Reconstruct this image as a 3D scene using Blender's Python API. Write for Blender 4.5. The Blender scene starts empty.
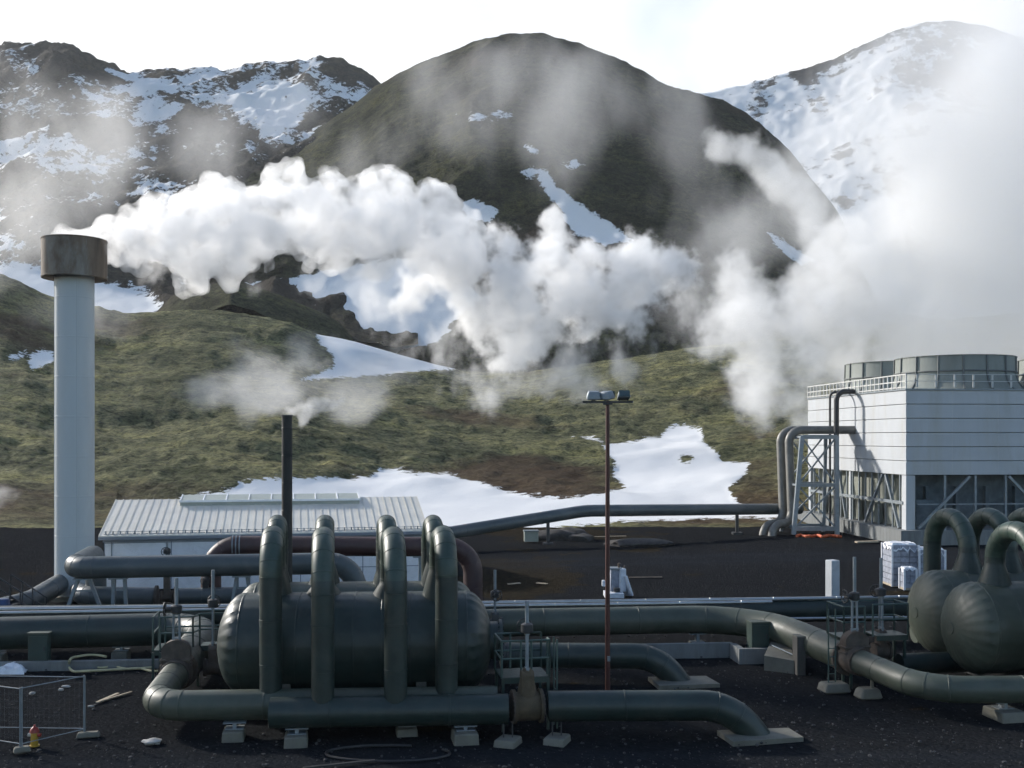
import bpy, math, random
import numpy as np
from mathutils import Vector, Matrix, noise as mnoise

random.seed(7)
rng = np.random.default_rng(7)
PI = math.pi
R = math.radians
CAMZ, F, HX, HY = 8.3, 1060.0, 512.0, 438.0      # camera height, focal length and horizon used for measuring the place

scene = bpy.context.scene
col = scene.collection

# ------------------------------------------------------------------ measuring helpers
def P(px, py, D):
    return Vector(((px - HX) / F * D, D, CAMZ + (HY - py) / F * D))

def G(px, py, z=0.0):
    D = (CAMZ - z) * F / (py - HY)
    return Vector(((px - HX) / F * D, D, z))

def X(px, D):
    return (px - HX) / F * D

def Z(py, D):
    return CAMZ + (HY - py) / F * D

# ------------------------------------------------------------------ materials
MATS = {}
def nodes_of(name):
    m = bpy.data.materials.new(name)
    m.use_nodes = True
    nt = m.node_tree
    nt.nodes.clear()
    return m, nt

def N(nt, t, **kw):
    n = nt.nodes.new(t)
    for k, v in kw.items():
        if k in n.inputs:
            n.inputs[k].default_value = v
        else:
            setattr(n, k, v)
    return n

def ramp(nt, stops):
    r = nt.nodes.new('ShaderNodeValToRGB')
    e = r.color_ramp.elements
    while len(e) < len(stops):
        e.new(0.5)
    for i, (p, c) in enumerate(stops):
        e[i].position = p
        if not isinstance(c, (tuple, list)):
            c = (c, c, c)
        e[i].color = (c[0], c[1], c[2], 1)
    return r

def mix(nt, a, b, fac, mode='MIX'):
    m = nt.nodes.new('ShaderNodeMix')
    m.data_type = 'RGBA'
    m.blend_type = mode
    for sock, v in ((m.inputs[0], fac), (m.inputs[6], a), (m.inputs[7], b)):
        if hasattr(v, 'links'):
            nt.links.new(v, sock)
        elif isinstance(v, (int, float)):
            sock.default_value = v
        else:
            sock.default_value = (v[0], v[1], v[2], 1)
    return m.outputs[2]

def surface(name, base, var=0.25, rough=0.6, metal=0.0, scale=1.2, grime=None, grime_amt=0.5,
            bump=0.1, bscale=8.0, streak=False, rvar=0.15, coat=0.0, spec=0.5):
    """general painted / raw surface: base colour with patchy variation, dirt and a fine bump"""
    if name in MATS:
        return MATS[name]
    m, nt = nodes_of(name)
    L = nt.links.new
    out = N(nt, 'ShaderNodeOutputMaterial')
    b = N(nt, 'ShaderNodeBsdfPrincipled')
    b.inputs['Roughness'].default_value = rough
    b.inputs['Metallic'].default_value = metal
    b.inputs['Coat Weight'].default_value = coat
    b.inputs['Specular IOR Level'].default_value = spec
    L(b.outputs[0], out.inputs[0])
    geo = N(nt, 'ShaderNodeNewGeometry')
    mp = N(nt, 'ShaderNodeMapping')
    L(geo.outputs['Position'], mp.inputs[0])
    if streak:
        mp.inputs['Scale'].default_value = (1, 1, 0.18)
    n1 = N(nt, 'ShaderNodeTexNoise', Scale=scale, Detail=6.0, Roughness=0.6)
    L(mp.outputs[0], n1.inputs['Vector'])
    lo = tuple(c * (1 - var) for c in base)
    hi = tuple(min(1, c * (1 + var)) for c in base)
    r1 = ramp(nt, [(0.3, lo), (0.7, hi)])
    L(n1.outputs[0], r1.inputs[0])
    colr = r1.outputs[0]
    if grime:
        n2 = N(nt, 'ShaderNodeTexNoise', Scale=scale * 0.7, Detail=8.0, Roughness=0.7)
        n2.inputs['Distortion'].default_value = 0.6
        L(mp.outputs[0], n2.inputs['Vector'])
        r2 = ramp(nt, [(0.48, 0.0), (0.68, grime_amt)])
        L(n2.outputs[0], r2.inputs[0])
        colr = mix(nt, colr, grime, r2.outputs[0])
    L(colr, b.inputs['Base Color'])
    n3 = N(nt, 'ShaderNodeTexNoise', Scale=bscale, Detail=5.0)
    L(geo.outputs['Position'], n3.inputs['Vector'])
    rr = N(nt, 'ShaderNodeMapRange')
    rr.inputs['To Min'].default_value = max(0.05, rough - rvar)
    rr.inputs['To Max'].default_value = min(1, rough + rvar)
    L(n3.outputs[0], rr.inputs[0])
    L(rr.outputs[0], b.inputs['Roughness'])
    if bump:
        bp = N(nt, 'ShaderNodeBump', Strength=bump, Distance=0.02)
        L(n3.outputs[0], bp.inputs['Height'])
        L(bp.outputs[0], b.inputs['Normal'])
    MATS[name] = m
    return m

GREEN = surface('dark green cladding', (0.015, 0.028, 0.025), 0.25, 0.45, 0.0, 1.6, (0.042, 0.048, 0.040), 0.6, 0.06, 5)
GREENB = surface('green painted steel', (0.024, 0.046, 0.040), 0.2, 0.5, 0, 2, (0.05, 0.045, 0.03), 0.4)
PALEPIPE = surface('pale green cladding', (0.052, 0.064, 0.048), 0.22, 0.5, 0.0, 1.5, (0.085, 0.085, 0.065), 0.6, 0.06, 5)  # lighter green tone used on some of the pipes and vessels
SILVER = surface('aluminium cladding', (0.42, 0.43, 0.43), 0.12, 0.38, 0.85, 1.2, (0.25, 0.24, 0.22), 0.4, 0.05)
GREYPIPE = surface('grey cladding', (0.06, 0.074, 0.078), 0.15, 0.42, 0.0, 0.7, (0.15, 0.15, 0.15), 0.4, 0.05)
BROWNPIPE = surface('rust brown primer', (0.045, 0.020, 0.019), 0.3, 0.55, 0, 1.5, (0.05, 0.035, 0.04), 0.5)
RUST = surface('rusty steel', (0.085, 0.068, 0.055), 0.4, 0.8, 0, 3, (0.10, 0.055, 0.03), 0.6, 0.25, 14)
REDPOLE = surface('red oxide pole paint', (0.065, 0.018, 0.012), 0.25, 0.55, 0, 4, (0.06, 0.02, 0.015), 0.5)
STEEL = surface('galvanised steel', (0.22, 0.25, 0.27), 0.15, 0.5, 0.3, 3, (0.2, 0.19, 0.18), 0.35, 0.05)
CONC = surface('concrete', (0.135, 0.130, 0.105), 0.2, 0.9, 0, 2.5, (0.15, 0.145, 0.13), 0.6, 0.3, 18)
CONCD = surface('weathered concrete', (0.17, 0.18, 0.18), 0.22, 0.9, 0, 2.0, (0.11, 0.11, 0.105), 0.7, 0.3, 18, streak=True)
WHITEW = surface('white wall sheet', (0.80, 0.81, 0.83), 0.06, 0.6, 0, 1.2, (0.48, 0.48, 0.47), 0.4, 0.02)
ROOF = surface('white ribbed roof sheet', (0.62, 0.59, 0.52), 0.08, 0.5, 0, 0.8, (0.45, 0.44, 0.42), 0.45, 0.03, streak=False)
TOWERW = surface('tower cladding', (0.44, 0.46, 0.48), 0.07, 0.65, 0, 0.7, (0.38, 0.375, 0.35), 0.7, 0.02, streak=True)
FANM = surface('fan stack fibreglass', (0.21, 0.23, 0.21), 0.12, 0.65, 0, 0.5, (0.14, 0.145, 0.12), 0.5, 0.03, streak=True)
DARKSTEEL = surface('dark steel', (0.035, 0.036, 0.038), 0.25, 0.5, 0.2, 2)
BLACKSTACK = surface('black stack coating', (0.010, 0.011, 0.011), 0.3, 0.6, 0, 2)
CHIMNEY = surface('pale grey stack sheet', (0.46, 0.49, 0.50), 0.06, 0.6, 0.0, 0.6, (0.38, 0.40, 0.40), 0.45, 0.02, streak=True)
CAPM = surface('stained stack cap', (0.15, 0.108, 0.074), 0.5, 0.75, 0, 1.3, (0.27, 0.26, 0.23), 0.9, 0.1, streak=True)
OCHRE = surface('ochre corroded iron', (0.078, 0.058, 0.034), .35, .85, 0, 3, (0.06, 0.035, 0.018), .5, .25, 14)
WHITEPL = surface('white plastic wrap', (0.68, 0.70, 0.74), 0.12, 0.35, 0, 5, (0.45, 0.47, 0.52), 0.5, 0.3, 12)
GREYBLK = surface('grey stacked blocks', (0.26, 0.28, 0.33), 0.3, 0.85, 0, 5, (0.15, 0.16, 0.19), 0.6, 0.2)
INNER = surface('tower fill sheets', (0.19, 0.20, 0.17), 0.35, 0.8, 0, 1.2, (0.08, 0.09, 0.07), 0.7, 0.1, streak=True)
INNER_SHADED = surface('tower shaded fill', (0.10, 0.13, 0.15), 0.3, 0.7, 0, 1.0, (0.03, 0.035, 0.04), 0.6)  # darker, bluer copy of the fill: front recess shade put into the colour
YELLOW = surface('yellow paint', (0.36, 0.22, 0.02), 0.15, 0.45, 0, 4)
RED = surface('red paint', (0.25, 0.022, 0.016), 0.15, 0.45, 0, 4)
ORANGE = surface('orange hose rubber', (0.50, 0.10, 0.03), 0.2, 0.6, 0, 4)
HOSE = surface('yellowed hose', (0.42, 0.38, 0.22), 0.2, 0.6, 0, 4)
BLACKH = surface('black rubber', (0.012, 0.012, 0.013), 0.2, 0.5, 0, 4)
WOOD = surface('bleached timber', (0.36, 0.30, 0.22), 0.25, 0.85, 0, 6, (0.2, 0.16, 0.11), 0.5)
LAMPGLASS = surface('floodlight glass', (0.05, 0.08, 0.085), 0.2, 0.12, 0, 4)
POLYC = surface('pale translucent sheet', (0.31, 0.34, 0.30), 0.08, 0.35, 0, 1.5)
BLUE = surface('blue plastic', (0.03, 0.06, 0.14), 0.2, 0.5, 0, 4)
ROCK = surface('dark lava rock', (0.035, 0.032, 0.030), 0.5, 0.95, 0, 3, (0.07, 0.06, 0.05), 0.5, 0.5, 9)
STONEL = surface('pale stone', (0.36, 0.35, 0.33), 0.2, 0.9, 0, 6, (0.2, 0.2, 0.19), 0.5, 0.3)

# ------------------------------------------------------------------ mesh builder
class MB:
    def __init__(self):
        self.v, self.f = [], []

    def add(self, vs, fs):
        o = len(self.v)
        self.v.extend([tuple(p) for p in vs])
        self.f.extend([tuple(i + o for i in f) for f in fs])
        return self

    def box(self, c, size, yaw=0.0, taper=1.0, mat=None, bevel=0.0):
        sx, sy, sz = size[0] / 2, size[1] / 2, size[2] / 2
        M = mat or Matrix.Rotation(yaw, 3, 'Z')
        c = Vector(c)
        if bevel <= 0:
            vs = []
            for z, t in ((-sz, 1), (sz, taper)):
                for x, y in ((-sx, -sy), (sx, -sy), (sx, sy), (-sx, sy)):
                    vs.append(c + M @ Vector((x * t, y * t, z)))
            fs = [(3, 2, 1, 0), (4, 5, 6, 7), (0, 1, 5, 4), (1, 2, 6, 5), (2, 3, 7, 6), (3, 0, 4, 7)]
            return self.add(vs, fs)
        b = bevel
        rings = []
        for z, ins, t in ((-sz, b, 1), (-sz + b, 0, 1), (sz - b, 0, taper), (sz, b, taper)):
            x, y = sx * t - ins, sy * t - ins
            k = b if ins == 0 else b * 0.6
            pts = [(-x + k, -y), (x - k, -y), (x, -y + k), (x, y - k), (x - k, y), (-x + k, y), (-x, y - k), (-x, -y + k)]
            rings.append([c + M @ Vector((p[0], p[1], z)) for p in pts])
        vs = [p for r_ in rings for p in r_]
        fs = [tuple(range(7, -1, -1)), tuple(range(24, 32))]
        for k in range(3):
            for i in range(8):
                j = (i + 1) % 8
                fs.append((k * 8 + i, k * 8 + j, k * 8 + 8 + j, k * 8 + 8 + i))
        return self.add(vs, fs)

    def rings(self, pts, radii, n=20, cap=True):
        """surface through circles along a path (parallel transport)"""
        pts = [Vector(p) for p in pts]
        T = []
        for i in range(len(pts)):
            a = pts[max(i - 1, 0)]
            b = pts[min(i + 1, len(pts) - 1)]
            t = (b - a)
            if t.length < 1e-9:
                t = T[-1].copy() if T else Vector((0, 0, 1))
            T.append(t.normalized())
        up = Vector((0, 0, 1)) if abs(T[0].z) < 0.9 else Vector((1, 0, 0))
        u = T[0].cross(up).normalized()
        vs, fs = [], []
        for i, p in enumerate(pts):
            if i:
                ax = T[i - 1].cross(T[i])
                if ax.length > 1e-7:
                    u = Matrix.Rotation(T[i - 1].angle(T[i]), 3, ax.normalized()) @ u
            u = (u - T[i] * u.dot(T[i])).normalized()
            w = T[i].cross(u)
            for k in range(n):
                a = 2 * PI * k / n
                vs.append(p + (u * math.cos(a) + w * math.sin(a)) * radii[i])
        for i in range(len(pts) - 1):
            for k in range(n):
                j = (k + 1) % n
                fs.append((i * n + k, i * n + j, (i + 1) * n + j, (i + 1) * n + k))
        if cap:
            fs.append(tuple(range(n - 1, -1, -1)))
            m = (len(pts) - 1) * n
            fs.append(tuple(range(m, m + n)))
        return self.add(vs, fs)

    def rod(self, a, b, r, n=8):
        return self.rings([a, b], [r, r], n)

    def bar(self, a, b, w, h=None):
        """square-section bar"""
        a, b = Vector(a), Vector(b)
        h = h or w
        t = (b - a).normalized()
        up = Vector((0, 0, 1)) if abs(t.z) < 0.9 else Vector((0, 1, 0))
        s = t.cross(up).normalized()
        q = s.cross(t)
        vs = []
        for p in (a, b):
            for x, y in ((-w, -h), (w, -h), (w, h), (-w, h)):
                vs.append(p + s * x / 2 + q * y / 2)
        return self.add(vs, [(3, 2, 1, 0), (4, 5, 6, 7), (0, 1, 5, 4), (1, 2, 6, 5), (2, 3, 7, 6), (3, 0, 4, 7)])

    def disc(self, c, axis, r, t, n=28):
        c, axis = Vector(c), Vector(axis).normalized()
        return self.rings([c - axis * t / 2, c + axis * t / 2], [r, r], n)

    def bolts(self, c, axis, r, k, br=0.03, t=0.06):
        c, axis = Vector(c), Vector(axis).normalized()
        up = Vector((0, 0, 1)) if abs(axis.z) < 0.9 else Vector((1, 0, 0))
        u = axis.cross(up).normalized()
        w = axis.cross(u)
        for i in range(k):
            a = 2 * PI * i / k
            p = c + (u * math.cos(a) + w * math.sin(a)) * r
            self.rings([p - axis * t, p + axis * t], [br, br], 6)
        return self

    def mesh(self, name, off, smooth=True, angle=40):
        me = bpy.data.meshes.new(name)
        me.from_pydata([(x - off[0], y - off[1], z - off[2]) for x, y, z in self.v], [], self.f)
        me.validate()
        if smooth:
            me.shade_smooth()
            me.set_sharp_from_angle(angle=R(angle))
        return me

def fillet(points, rad, step=R(7.5)):
    """polyline with its corners turned into arcs; returns points and the indices lying on arcs"""
    pts = [Vector(p) for p in points]
    if not isinstance(rad, (list, tuple)):
        rad = [rad] * len(pts)
    out, arc = [pts[0]], [False]
    for i in range(1, len(pts) - 1):
        a, b, c = pts[i - 1], pts[i], pts[i + 1]
        d1, d2 = (a - b).normalized(), (c - b).normalized()
        ang = d1.angle(d2)
        if abs(ang - PI) < 0.03:
            out.append(b); arc.append(False)
            continue
        r = rad[i]
        t = r / math.tan(ang / 2)
        t = min(t, (a - b).length * 0.98, (c - b).length * 0.98)
        r = t * math.tan(ang / 2)
        cen = b + (d1 + d2).normalized() * (r / math.sin(ang / 2))
        s, e = b + d1 * t, b + d2 * t
        v0, v1 = s - cen, e - cen
        tot = v0.angle(v1)
        ax = v0.cross(v1).normalized()
        k = max(3, int(math.ceil(tot / step)))
        for q in range(k + 1):
            out.append(cen + Matrix.Rotation(tot * q / k, 3, ax) @ v0)
            arc.append(True)
    out.append(pts[-1]); arc.append(False)
    return out, arc

def pipe(mb, points, r, rad=1.0, n=28, seam=3.0, band=0.07, proud=0.012):
    """insulated pipe: tube with filleted bends and thin cladding laps"""
    pts, arc = fillet(points, rad)
    mb.rings(pts, [r] * len(pts), n)
    # laps along straights
    for i in range(len(pts) - 1):
        a, b = pts[i], pts[i + 1]
        t = (b - a)
        L = t.length
        if L < 1e-4:
            continue
        t.normalize()
        if arc[i] and arc[i + 1]:
            if i % 3 == 0:
                mb.rings([a - t * band * .5, a - t * band * .3, a + t * band * .3, a + t * band * .5],
                         [r - .01, r + proud, r + proud, r - .01], n, False)
        elif seam:
            k = max(1, int(L / seam))
            for q in range(k):
                p = a + t * (L * (q + 0.5) / k)
                mb.rings([p - t * band * .5, p - t * band * .3, p + t * band * .3, p + t * band * .5],
                         [r - .01, r + proud, r + proud, r - .01], n, False)
    return mb

# ------------------------------------------------------------------ objects
def tag(o, label=None, cat=None, group=None, kind=None):
    if label: o['label'] = label
    if cat: o['category'] = cat
    if group: o['group'] = group
    if kind: o['kind'] = kind
    return o

def thing(name, loc, label, cat, group=None):
    o = bpy.data.objects.new(name, None)
    o.empty_display_size = 0.3
    o.location = loc
    col.objects.link(o)
    return tag(o, label, cat, group)

def root_loc(o):
    while o.parent:
        o = o.parent
    return o.location

def part(name, mb, mat, parent, smooth=True, angle=40, label=None):
    me = mb.mesh(name, root_loc(parent), smooth, angle)
    me.materials.append(mat)
    o = bpy.data.objects.new(name, me)
    o.parent = parent
    col.objects.link(o)
    if label: o['label'] = label
    return o

def solo(name, mb, mat, label=None, cat=None, group=None, kind=None, smooth=True, angle=40, loc=None):
    if loc is None:
        a = np.array(mb.v)
        mn, mx = a.min(0), a.max(0)
        loc = ((mn[0] + mx[0]) / 2, (mn[1] + mx[1]) / 2, mn[2])
    me = mb.mesh(name, loc, smooth, angle)
    me.materials.append(mat)
    o = bpy.data.objects.new(name, me)
    o.location = loc
    col.objects.link(o)
    return tag(o, label, cat, group, kind)

def copy_thing(o, loc, rotz=0.0, label=None, scale=None):
    c = o.copy(); col.objects.link(c)
    c.location = loc
    c.rotation_euler = (0, 0, rotz)
    if scale: c.scale = scale
    if label: c['label'] = label
    for ch in list(o.children):
        d = ch.copy(); col.objects.link(d); d.parent = c
        for g in list(ch.children):
            e = g.copy(); col.objects.link(e); e.parent = d
    return c

# ------------------------------------------------------------------ numpy noise
def hash2(ix, iy, seed=0):
    h = (ix.astype(np.int64) * 374761393 + iy.astype(np.int64) * 668265263 + seed * 982451653) & 0x7fffffff
    h = ((h ^ (h >> 13)) * 1274126177) & 0x7fffffff
    return ((h ^ (h >> 16)) & 0xffff) / 65535.0

def vnoise(x, y, seed=0):
    ix, iy = np.floor(x), np.floor(y)
    fx, fy = x - ix, y - iy
    fx = fx * fx * fx * (fx * (fx * 6 - 15) + 10)
    fy = fy * fy * fy * (fy * (fy * 6 - 15) + 10)
    a, b = hash2(ix, iy, seed), hash2(ix + 1, iy, seed)
    c, d = hash2(ix, iy + 1, seed), hash2(ix + 1, iy + 1, seed)
    return (a * (1 - fx) + b * fx) * (1 - fy) + (c * (1 - fx) + d * fx) * fy - 0.5

def fbm(x, y, scale, oct=5, seed=0, gain=0.5, ridge=False):
    s, amp, fr, tot = 0, 1.0, 1.0 / scale, 0
    ca, sa = math.cos(0.6), math.sin(0.6)
    for o in range(oct):
        n = vnoise(x * fr + 13.7 * o, y * fr - 7.1 * o, seed + o)
        if ridge:
            n = 0.5 - 2 * np.abs(n)
        s = s + n * amp
        tot += amp
        amp *= gain
        fr *= 2.03
        x, y = x * ca - y * sa, x * sa + y * ca
    return s / tot

def smooth(a, b, x):
    t = np.clip((x - a) / (b - a), 0, 1)
    return t * t * (3 - 2 * t)

def poly_sd(px, py, poly):
    """signed distance to a polygon, positive inside"""
    poly = np.array(poly, float)
    n = len(poly)
    d = np.full(px.shape, 1e9)
    inside = np.zeros(px.shape, bool)
    for i in range(n):
        ax, ay = poly[i]
        bx, by = poly[(i + 1) % n]
        ex, ey = bx - ax, by - ay
        L = ex * ex + ey * ey + 1e-9
        t = np.clip(((px - ax) * ex + (py - ay) * ey) / L, 0, 1)
        d = np.minimum(d, np.hypot(px - ax - ex * t, py - ay - ey * t))
        cond = ((ay > py) != (by > py)) & (px < ex * (py - ay) / (ey + 1e-12) + ax)
        inside ^= cond
    return np.where(inside, d, -d)

# ------------------------------------------------------------------ terrain
def terrain_mat(name, c_pale, c_mid, c_dark, c_soil, soil_bias, snow_col=(0.73, 0.73, 0.725), clump=0.5, streak=(1, 1, 1),
                bumpd=0.5, edge=0.05, namp=0.35, nscale=0.35):
    m, nt = nodes_of(name)
    L = nt.links.new
    out = N(nt, 'ShaderNodeOutputMaterial')
    b = N(nt, 'ShaderNodeBsdfPrincipled', Roughness=0.95)
    b.inputs['Specular IOR Level'].default_value = 0.05
    L(b.outputs[0], out.inputs[0])
    geo = N(nt, 'ShaderNodeNewGeometry')
    mp = N(nt, 'ShaderNodeMapping')
    mp.inputs['Scale'].default_value = streak
    L(geo.outputs['Position'], mp.inputs[0])
    def noise(sc, det=6.0, rough=0.6, dist=0.0):
        n = N(nt, 'ShaderNodeTexNoise', Scale=sc, Detail=det, Roughness=rough, Distortion=dist)
        L(mp.outputs[0], n.inputs['Vector'])
        return n
    big, midn, fine = noise(0.018 * clump * 2, 5), noise(clump, 6, 0.65, 0.4), noise(clump * 4, 5, 0.7)
    r1 = ramp(nt, [(0.39, c_dark), (0.50, c_mid), (0.62, c_pale)])  # dark, middle and pale tones scattered by noise
    sm = N(nt, 'ShaderNodeMath', operation='MULTIPLY_ADD')
    L(fine.outputs[0], sm.inputs[0]); sm.inputs[1].default_value = 0.55
    hm = N(nt, 'ShaderNodeMath', operation='MULTIPLY_ADD')
    L(midn.outputs[0], hm.inputs[0]); hm.inputs[1].default_value = 0.55; hm.inputs[2].default_value = -0.05
    L(hm.outputs[0], sm.inputs[2])
    L(sm.outputs[0], r1.inputs[0])
    r2 = ramp(nt, [(0.47, 0.0), (0.60, 0.85)])
    at = N(nt, 'ShaderNodeAttribute', attribute_name='soil')
    ad = N(nt, 'ShaderNodeMath', operation='ADD')
    L(big.outputs[0], ad.inputs[0]); 
    ad2 = N(nt, 'ShaderNodeMath', operation='ADD')
    L(at.outputs['Fac'], ad2.inputs[0]); ad2.inputs[1].default_value = soil_bias
    L(ad2.outputs[0], ad.inputs[1])
    L(ad.outputs[0], r2.inputs[0])
    soilc = ramp(nt, [(0.3, tuple(c * 0.55 for c in c_soil)), (0.7, tuple(c * 1.3 for c in c_soil))])
    L(sm.outputs[0], soilc.inputs[0])
    # broad darker and lighter drifts of vegetation
    pm = N(nt, 'ShaderNodeMapping')
    pm.inputs['Scale'].default_value = (0.45, 1.0, 1.0)
    pm.inputs['Location'].default_value = (31, 7, 3)
    L(geo.outputs['Position'], pm.inputs[0])
    pn = N(nt, 'ShaderNodeTexNoise', Scale=max(.05, clump * 0.17), Detail=7.0, Roughness=0.68)
    L(pm.outputs[0], pn.inputs['Vector'])
    pr = ramp(nt, [(0.36, (0.50, 0.54, 0.52)), (0.50, (1.0, 1.0, 1.0)), (0.64, (1.42, 1.36, 1.12))])
    L(pn.outputs[0], pr.inputs[0])
    veg = mix(nt, r1.outputs[0], pr.outputs[0], 1.0, 'MULTIPLY')
    ground = mix(nt, veg, soilc.outputs[0], r2.outputs[0])
    # snow cover: attribute (distance inside a patch) roughened by noise
    sn = N(nt, 'ShaderNodeAttribute', attribute_name='snow')
    en = noise(nscale, 8, 0.7)
    ma = N(nt, 'ShaderNodeMath', operation='MULTIPLY_ADD')
    L(en.outputs[0], ma.inputs[0]); ma.inputs[1].default_value = namp * 2; ma.inputs[2].default_value = -namp
    sa = N(nt, 'ShaderNodeMath', operation='ADD')
    L(sn.outputs['Fac'], sa.inputs[0]); L(ma.outputs[0], sa.inputs[1])
    mr = N(nt, 'ShaderNodeMapRange', interpolation_type='SMOOTHSTEP')
    mr.inputs['From Min'].default_value = -edge
    mr.inputs['From Max'].default_value = edge
    L(sa.outputs[0], mr.inputs[0])
    sc = ramp(nt, [(0.3, tuple(c * 0.93 for c in snow_col)), (0.7, snow_col)])
    L(big.outputs[0], sc.inputs[0])
    c = mix(nt, ground, sc.outputs[0], mr.outputs[0])
    L(c, b.inputs['Base Color'])
    # hummocks
    hb = N(nt, 'ShaderNodeMath', operation='MULTIPLY_ADD')
    L(fine.outputs[0], hb.inputs[0]); hb.inputs[1].default_value = 0.35
    L(midn.outputs[0], hb.inputs[2])
    inv = N(nt, 'ShaderNodeMath', operation='MULTIPLY_ADD')
    L(mr.outputs[0], inv.inputs[0]); inv.inputs[1].default_value = -0.88; inv.inputs[2].default_value = 1.0
    bp = N(nt, 'ShaderNodeBump', Distance=bumpd)
    L(inv.outputs[0], bp.inputs['Strength'])
    L(hb.outputs[0], bp.inputs['Height'])
    L(bp.outputs[0], b.inputs['Normal'])
    return m

def grid_mesh(name, Xg, Yg, Zg, attrs, mat, kind='structure'):
    nr, nc = Xg.shape
    v = np.stack([Xg, Yg, Zg], -1).reshape(-1, 3)
    idx = np.arange(nr * nc).reshape(nr, nc)
    q = np.stack([idx[:-1, :-1], idx[:-1, 1:], idx[1:, 1:], idx[1:, :-1]], -1).reshape(-1, 4)
    me = bpy.data.meshes.new(name)
    me.vertices.add(len(v)); me.vertices.foreach_set('co', v.ravel())
    me.loops.add(len(q) * 4); me.loops.foreach_set('vertex_index', q.ravel())
    me.polygons.add(len(q))
    me.polygons.foreach_set('loop_start', np.arange(0, len(q) * 4, 4))
    me.update(calc_edges=True)
    me.shade_smooth()
    for k, a in attrs.items():
        at = me.attributes.new(k, 'FLOAT', 'POINT')
        at.data.foreach_set('value', a.astype(np.float32).ravel())
    me.materials.append(mat)
    o = bpy.data.objects.new(name, me)
    col.objects.link(o)
    o['kind'] = kind
    return o

def project(Xg, Yg, Zg):
    return HX + F * Xg / Yg, HY - F * (Zg - CAMZ) / Yg

def snow_attr(px, py, polys, holes=(), soft=16.0):
    s = np.full(px.shape, -1.0)
    for p in polys:
        s = np.maximum(s, np.clip(poly_sd(px, py, p) / soft, -1, 1))
    for p in holes:
        s = np.minimum(s, np.clip(-poly_sd(px, py, p) / soft, -1, 1))
    return s

def interp_smooth(px, xs, ys, w=9):
    y = np.interp(px, xs, ys)
    k = np.hanning(w + 2)[1:-1]
    k /= k.sum()
    yp = np.pad(y, w // 2, mode='edge')
    return np.convolve(yp, k, 'valid')[:len(px)]

SUN_AZ, SUN_EL = 56.0, 24.5          # degrees left of straight ahead, and above the horizon

# near moss slope -----------------------------------------------------
px0 = np.arange(-240, 1300, 3.0)
crest0 = interp_smooth(px0, [-240, -100, 0, 22, 50, 100, 125, 160, 190, 235, 270, 300, 316, 353, 400, 458, 520, 600, 680, 760, 850, 1024, 1300],
                       [215, 248, 273, 283, 298, 307, 313, 311, 308, 312, 317, 325, 335, 342, 355, 369, 371, 362, 350, 338, 325, 312, 305], 9)
Drow = np.concatenate([np.linspace(95, 150, 62), np.linspace(151, 236, 62), np.linspace(238, 275, 12)])
PX, DD = np.meshgrid(px0, Drow)
zc = CAMZ + (HY - crest0) / F * 236.0
s = np.clip((DD - 97) / (236 - 97), -0.02, 1)
low = 0.22 * s + 0.78 * s ** 1.75
Zt = -0.12 + zc[None, :] * low
back = DD > 236.5
Zt = np.where(back, zc[None, :] - (DD - 236) * 0.30, Zt)
Xt = (PX - HX) / F * DD
env = smooth(0.02, 0.2, s) * np.where(back, 0.3, 1) * (1 - 0.75 * smooth(0.9, 1.0, s))
Zt += env * fbm(Xt, DD, 34, 4, 3) * 5.0
# gullies on the left flank
gy = np.exp(-((PX - 150) / 150) ** 2)
Zt += -1.5 * gy * np.exp(-((DD - (172 + Xt * 0.15 + 3 * np.sin(Xt * .12))) / 5.5) ** 2)
Zt += 1.6 * gy * np.exp(-((DD - (186 + Xt * 0.1)) / 7) ** 2)
px_, py_ = project(Xt, DD, Zt)
S1 = [(180, 498), (235, 490), (240, 483), (262, 481), (300, 480), (340, 479), (372, 478), (380, 470), (400, 472), (420, 474), (445, 473),
      (470, 480), (500, 490), (530, 497), (570, 497), (600, 494), (626, 488), (612, 478), (616, 465), (606, 452), (602, 446), (640, 440), (660, 437),
      (668, 428), (684, 425), (702, 431), (702, 440), (716, 452), (722, 460), (749, 463), (746, 474), (729, 487), (734, 500), (742, 506),
      (790, 508), (790, 517), (700, 519), (620, 522), (560, 527), (500, 540), (440, 560), (180, 560)]
S1h = [(678, 457), (686, 454), (694, 458), (690, 463), (682, 462)]
S2 = [(314, 331), (330, 330), (353, 336), (400, 348), (458, 362), (462, 369), (430, 371), (398, 374), (350, 377), (301, 381), (316, 374), (333, 368), (334, 356), (320, 343)]
S4a = [(28, 362), (34, 354), (42, 350), (54, 352), (54, 362), (44, 366), (32, 370)]
S4b = [(8, 356), (26, 352), (22, 358), (10, 360)]
S4c = [(572, 434), (580, 436), (600, 441), (604, 444), (590, 441)]
S8 = [[(696, 300), (720, 303), (742, 315), (722, 317), (704, 307)], [(672, 328), (700, 326), (690, 332), (676, 332)]]
snow = snow_attr(px_, py_, [S1, S2, S4a, S4b, S4c] + S8, [S1h], 10.0)
damp = 1 - 0.9 * smooth(-0.5, 0.4, snow)
Zt += env * damp * fbm(Xt, DD, 9, 4, 9, .55, True) * 1.7 + damp * smooth(0.0, 0.08, s) * fbm(Xt, DD, 1.8, 3, 21) * 0.6
soil = 0.16 * np.exp(-((py_ - 505) / 22) ** 2) + 0.34 * np.exp(-(((px_ - 520) / 85) ** 2 + ((py_ - 474) / 20) ** 2)) - 0.05
soil += 0.14 * np.exp(-(((px_ - 760) / 40) ** 2 + ((py_ - 470) / 45) ** 2))
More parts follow.
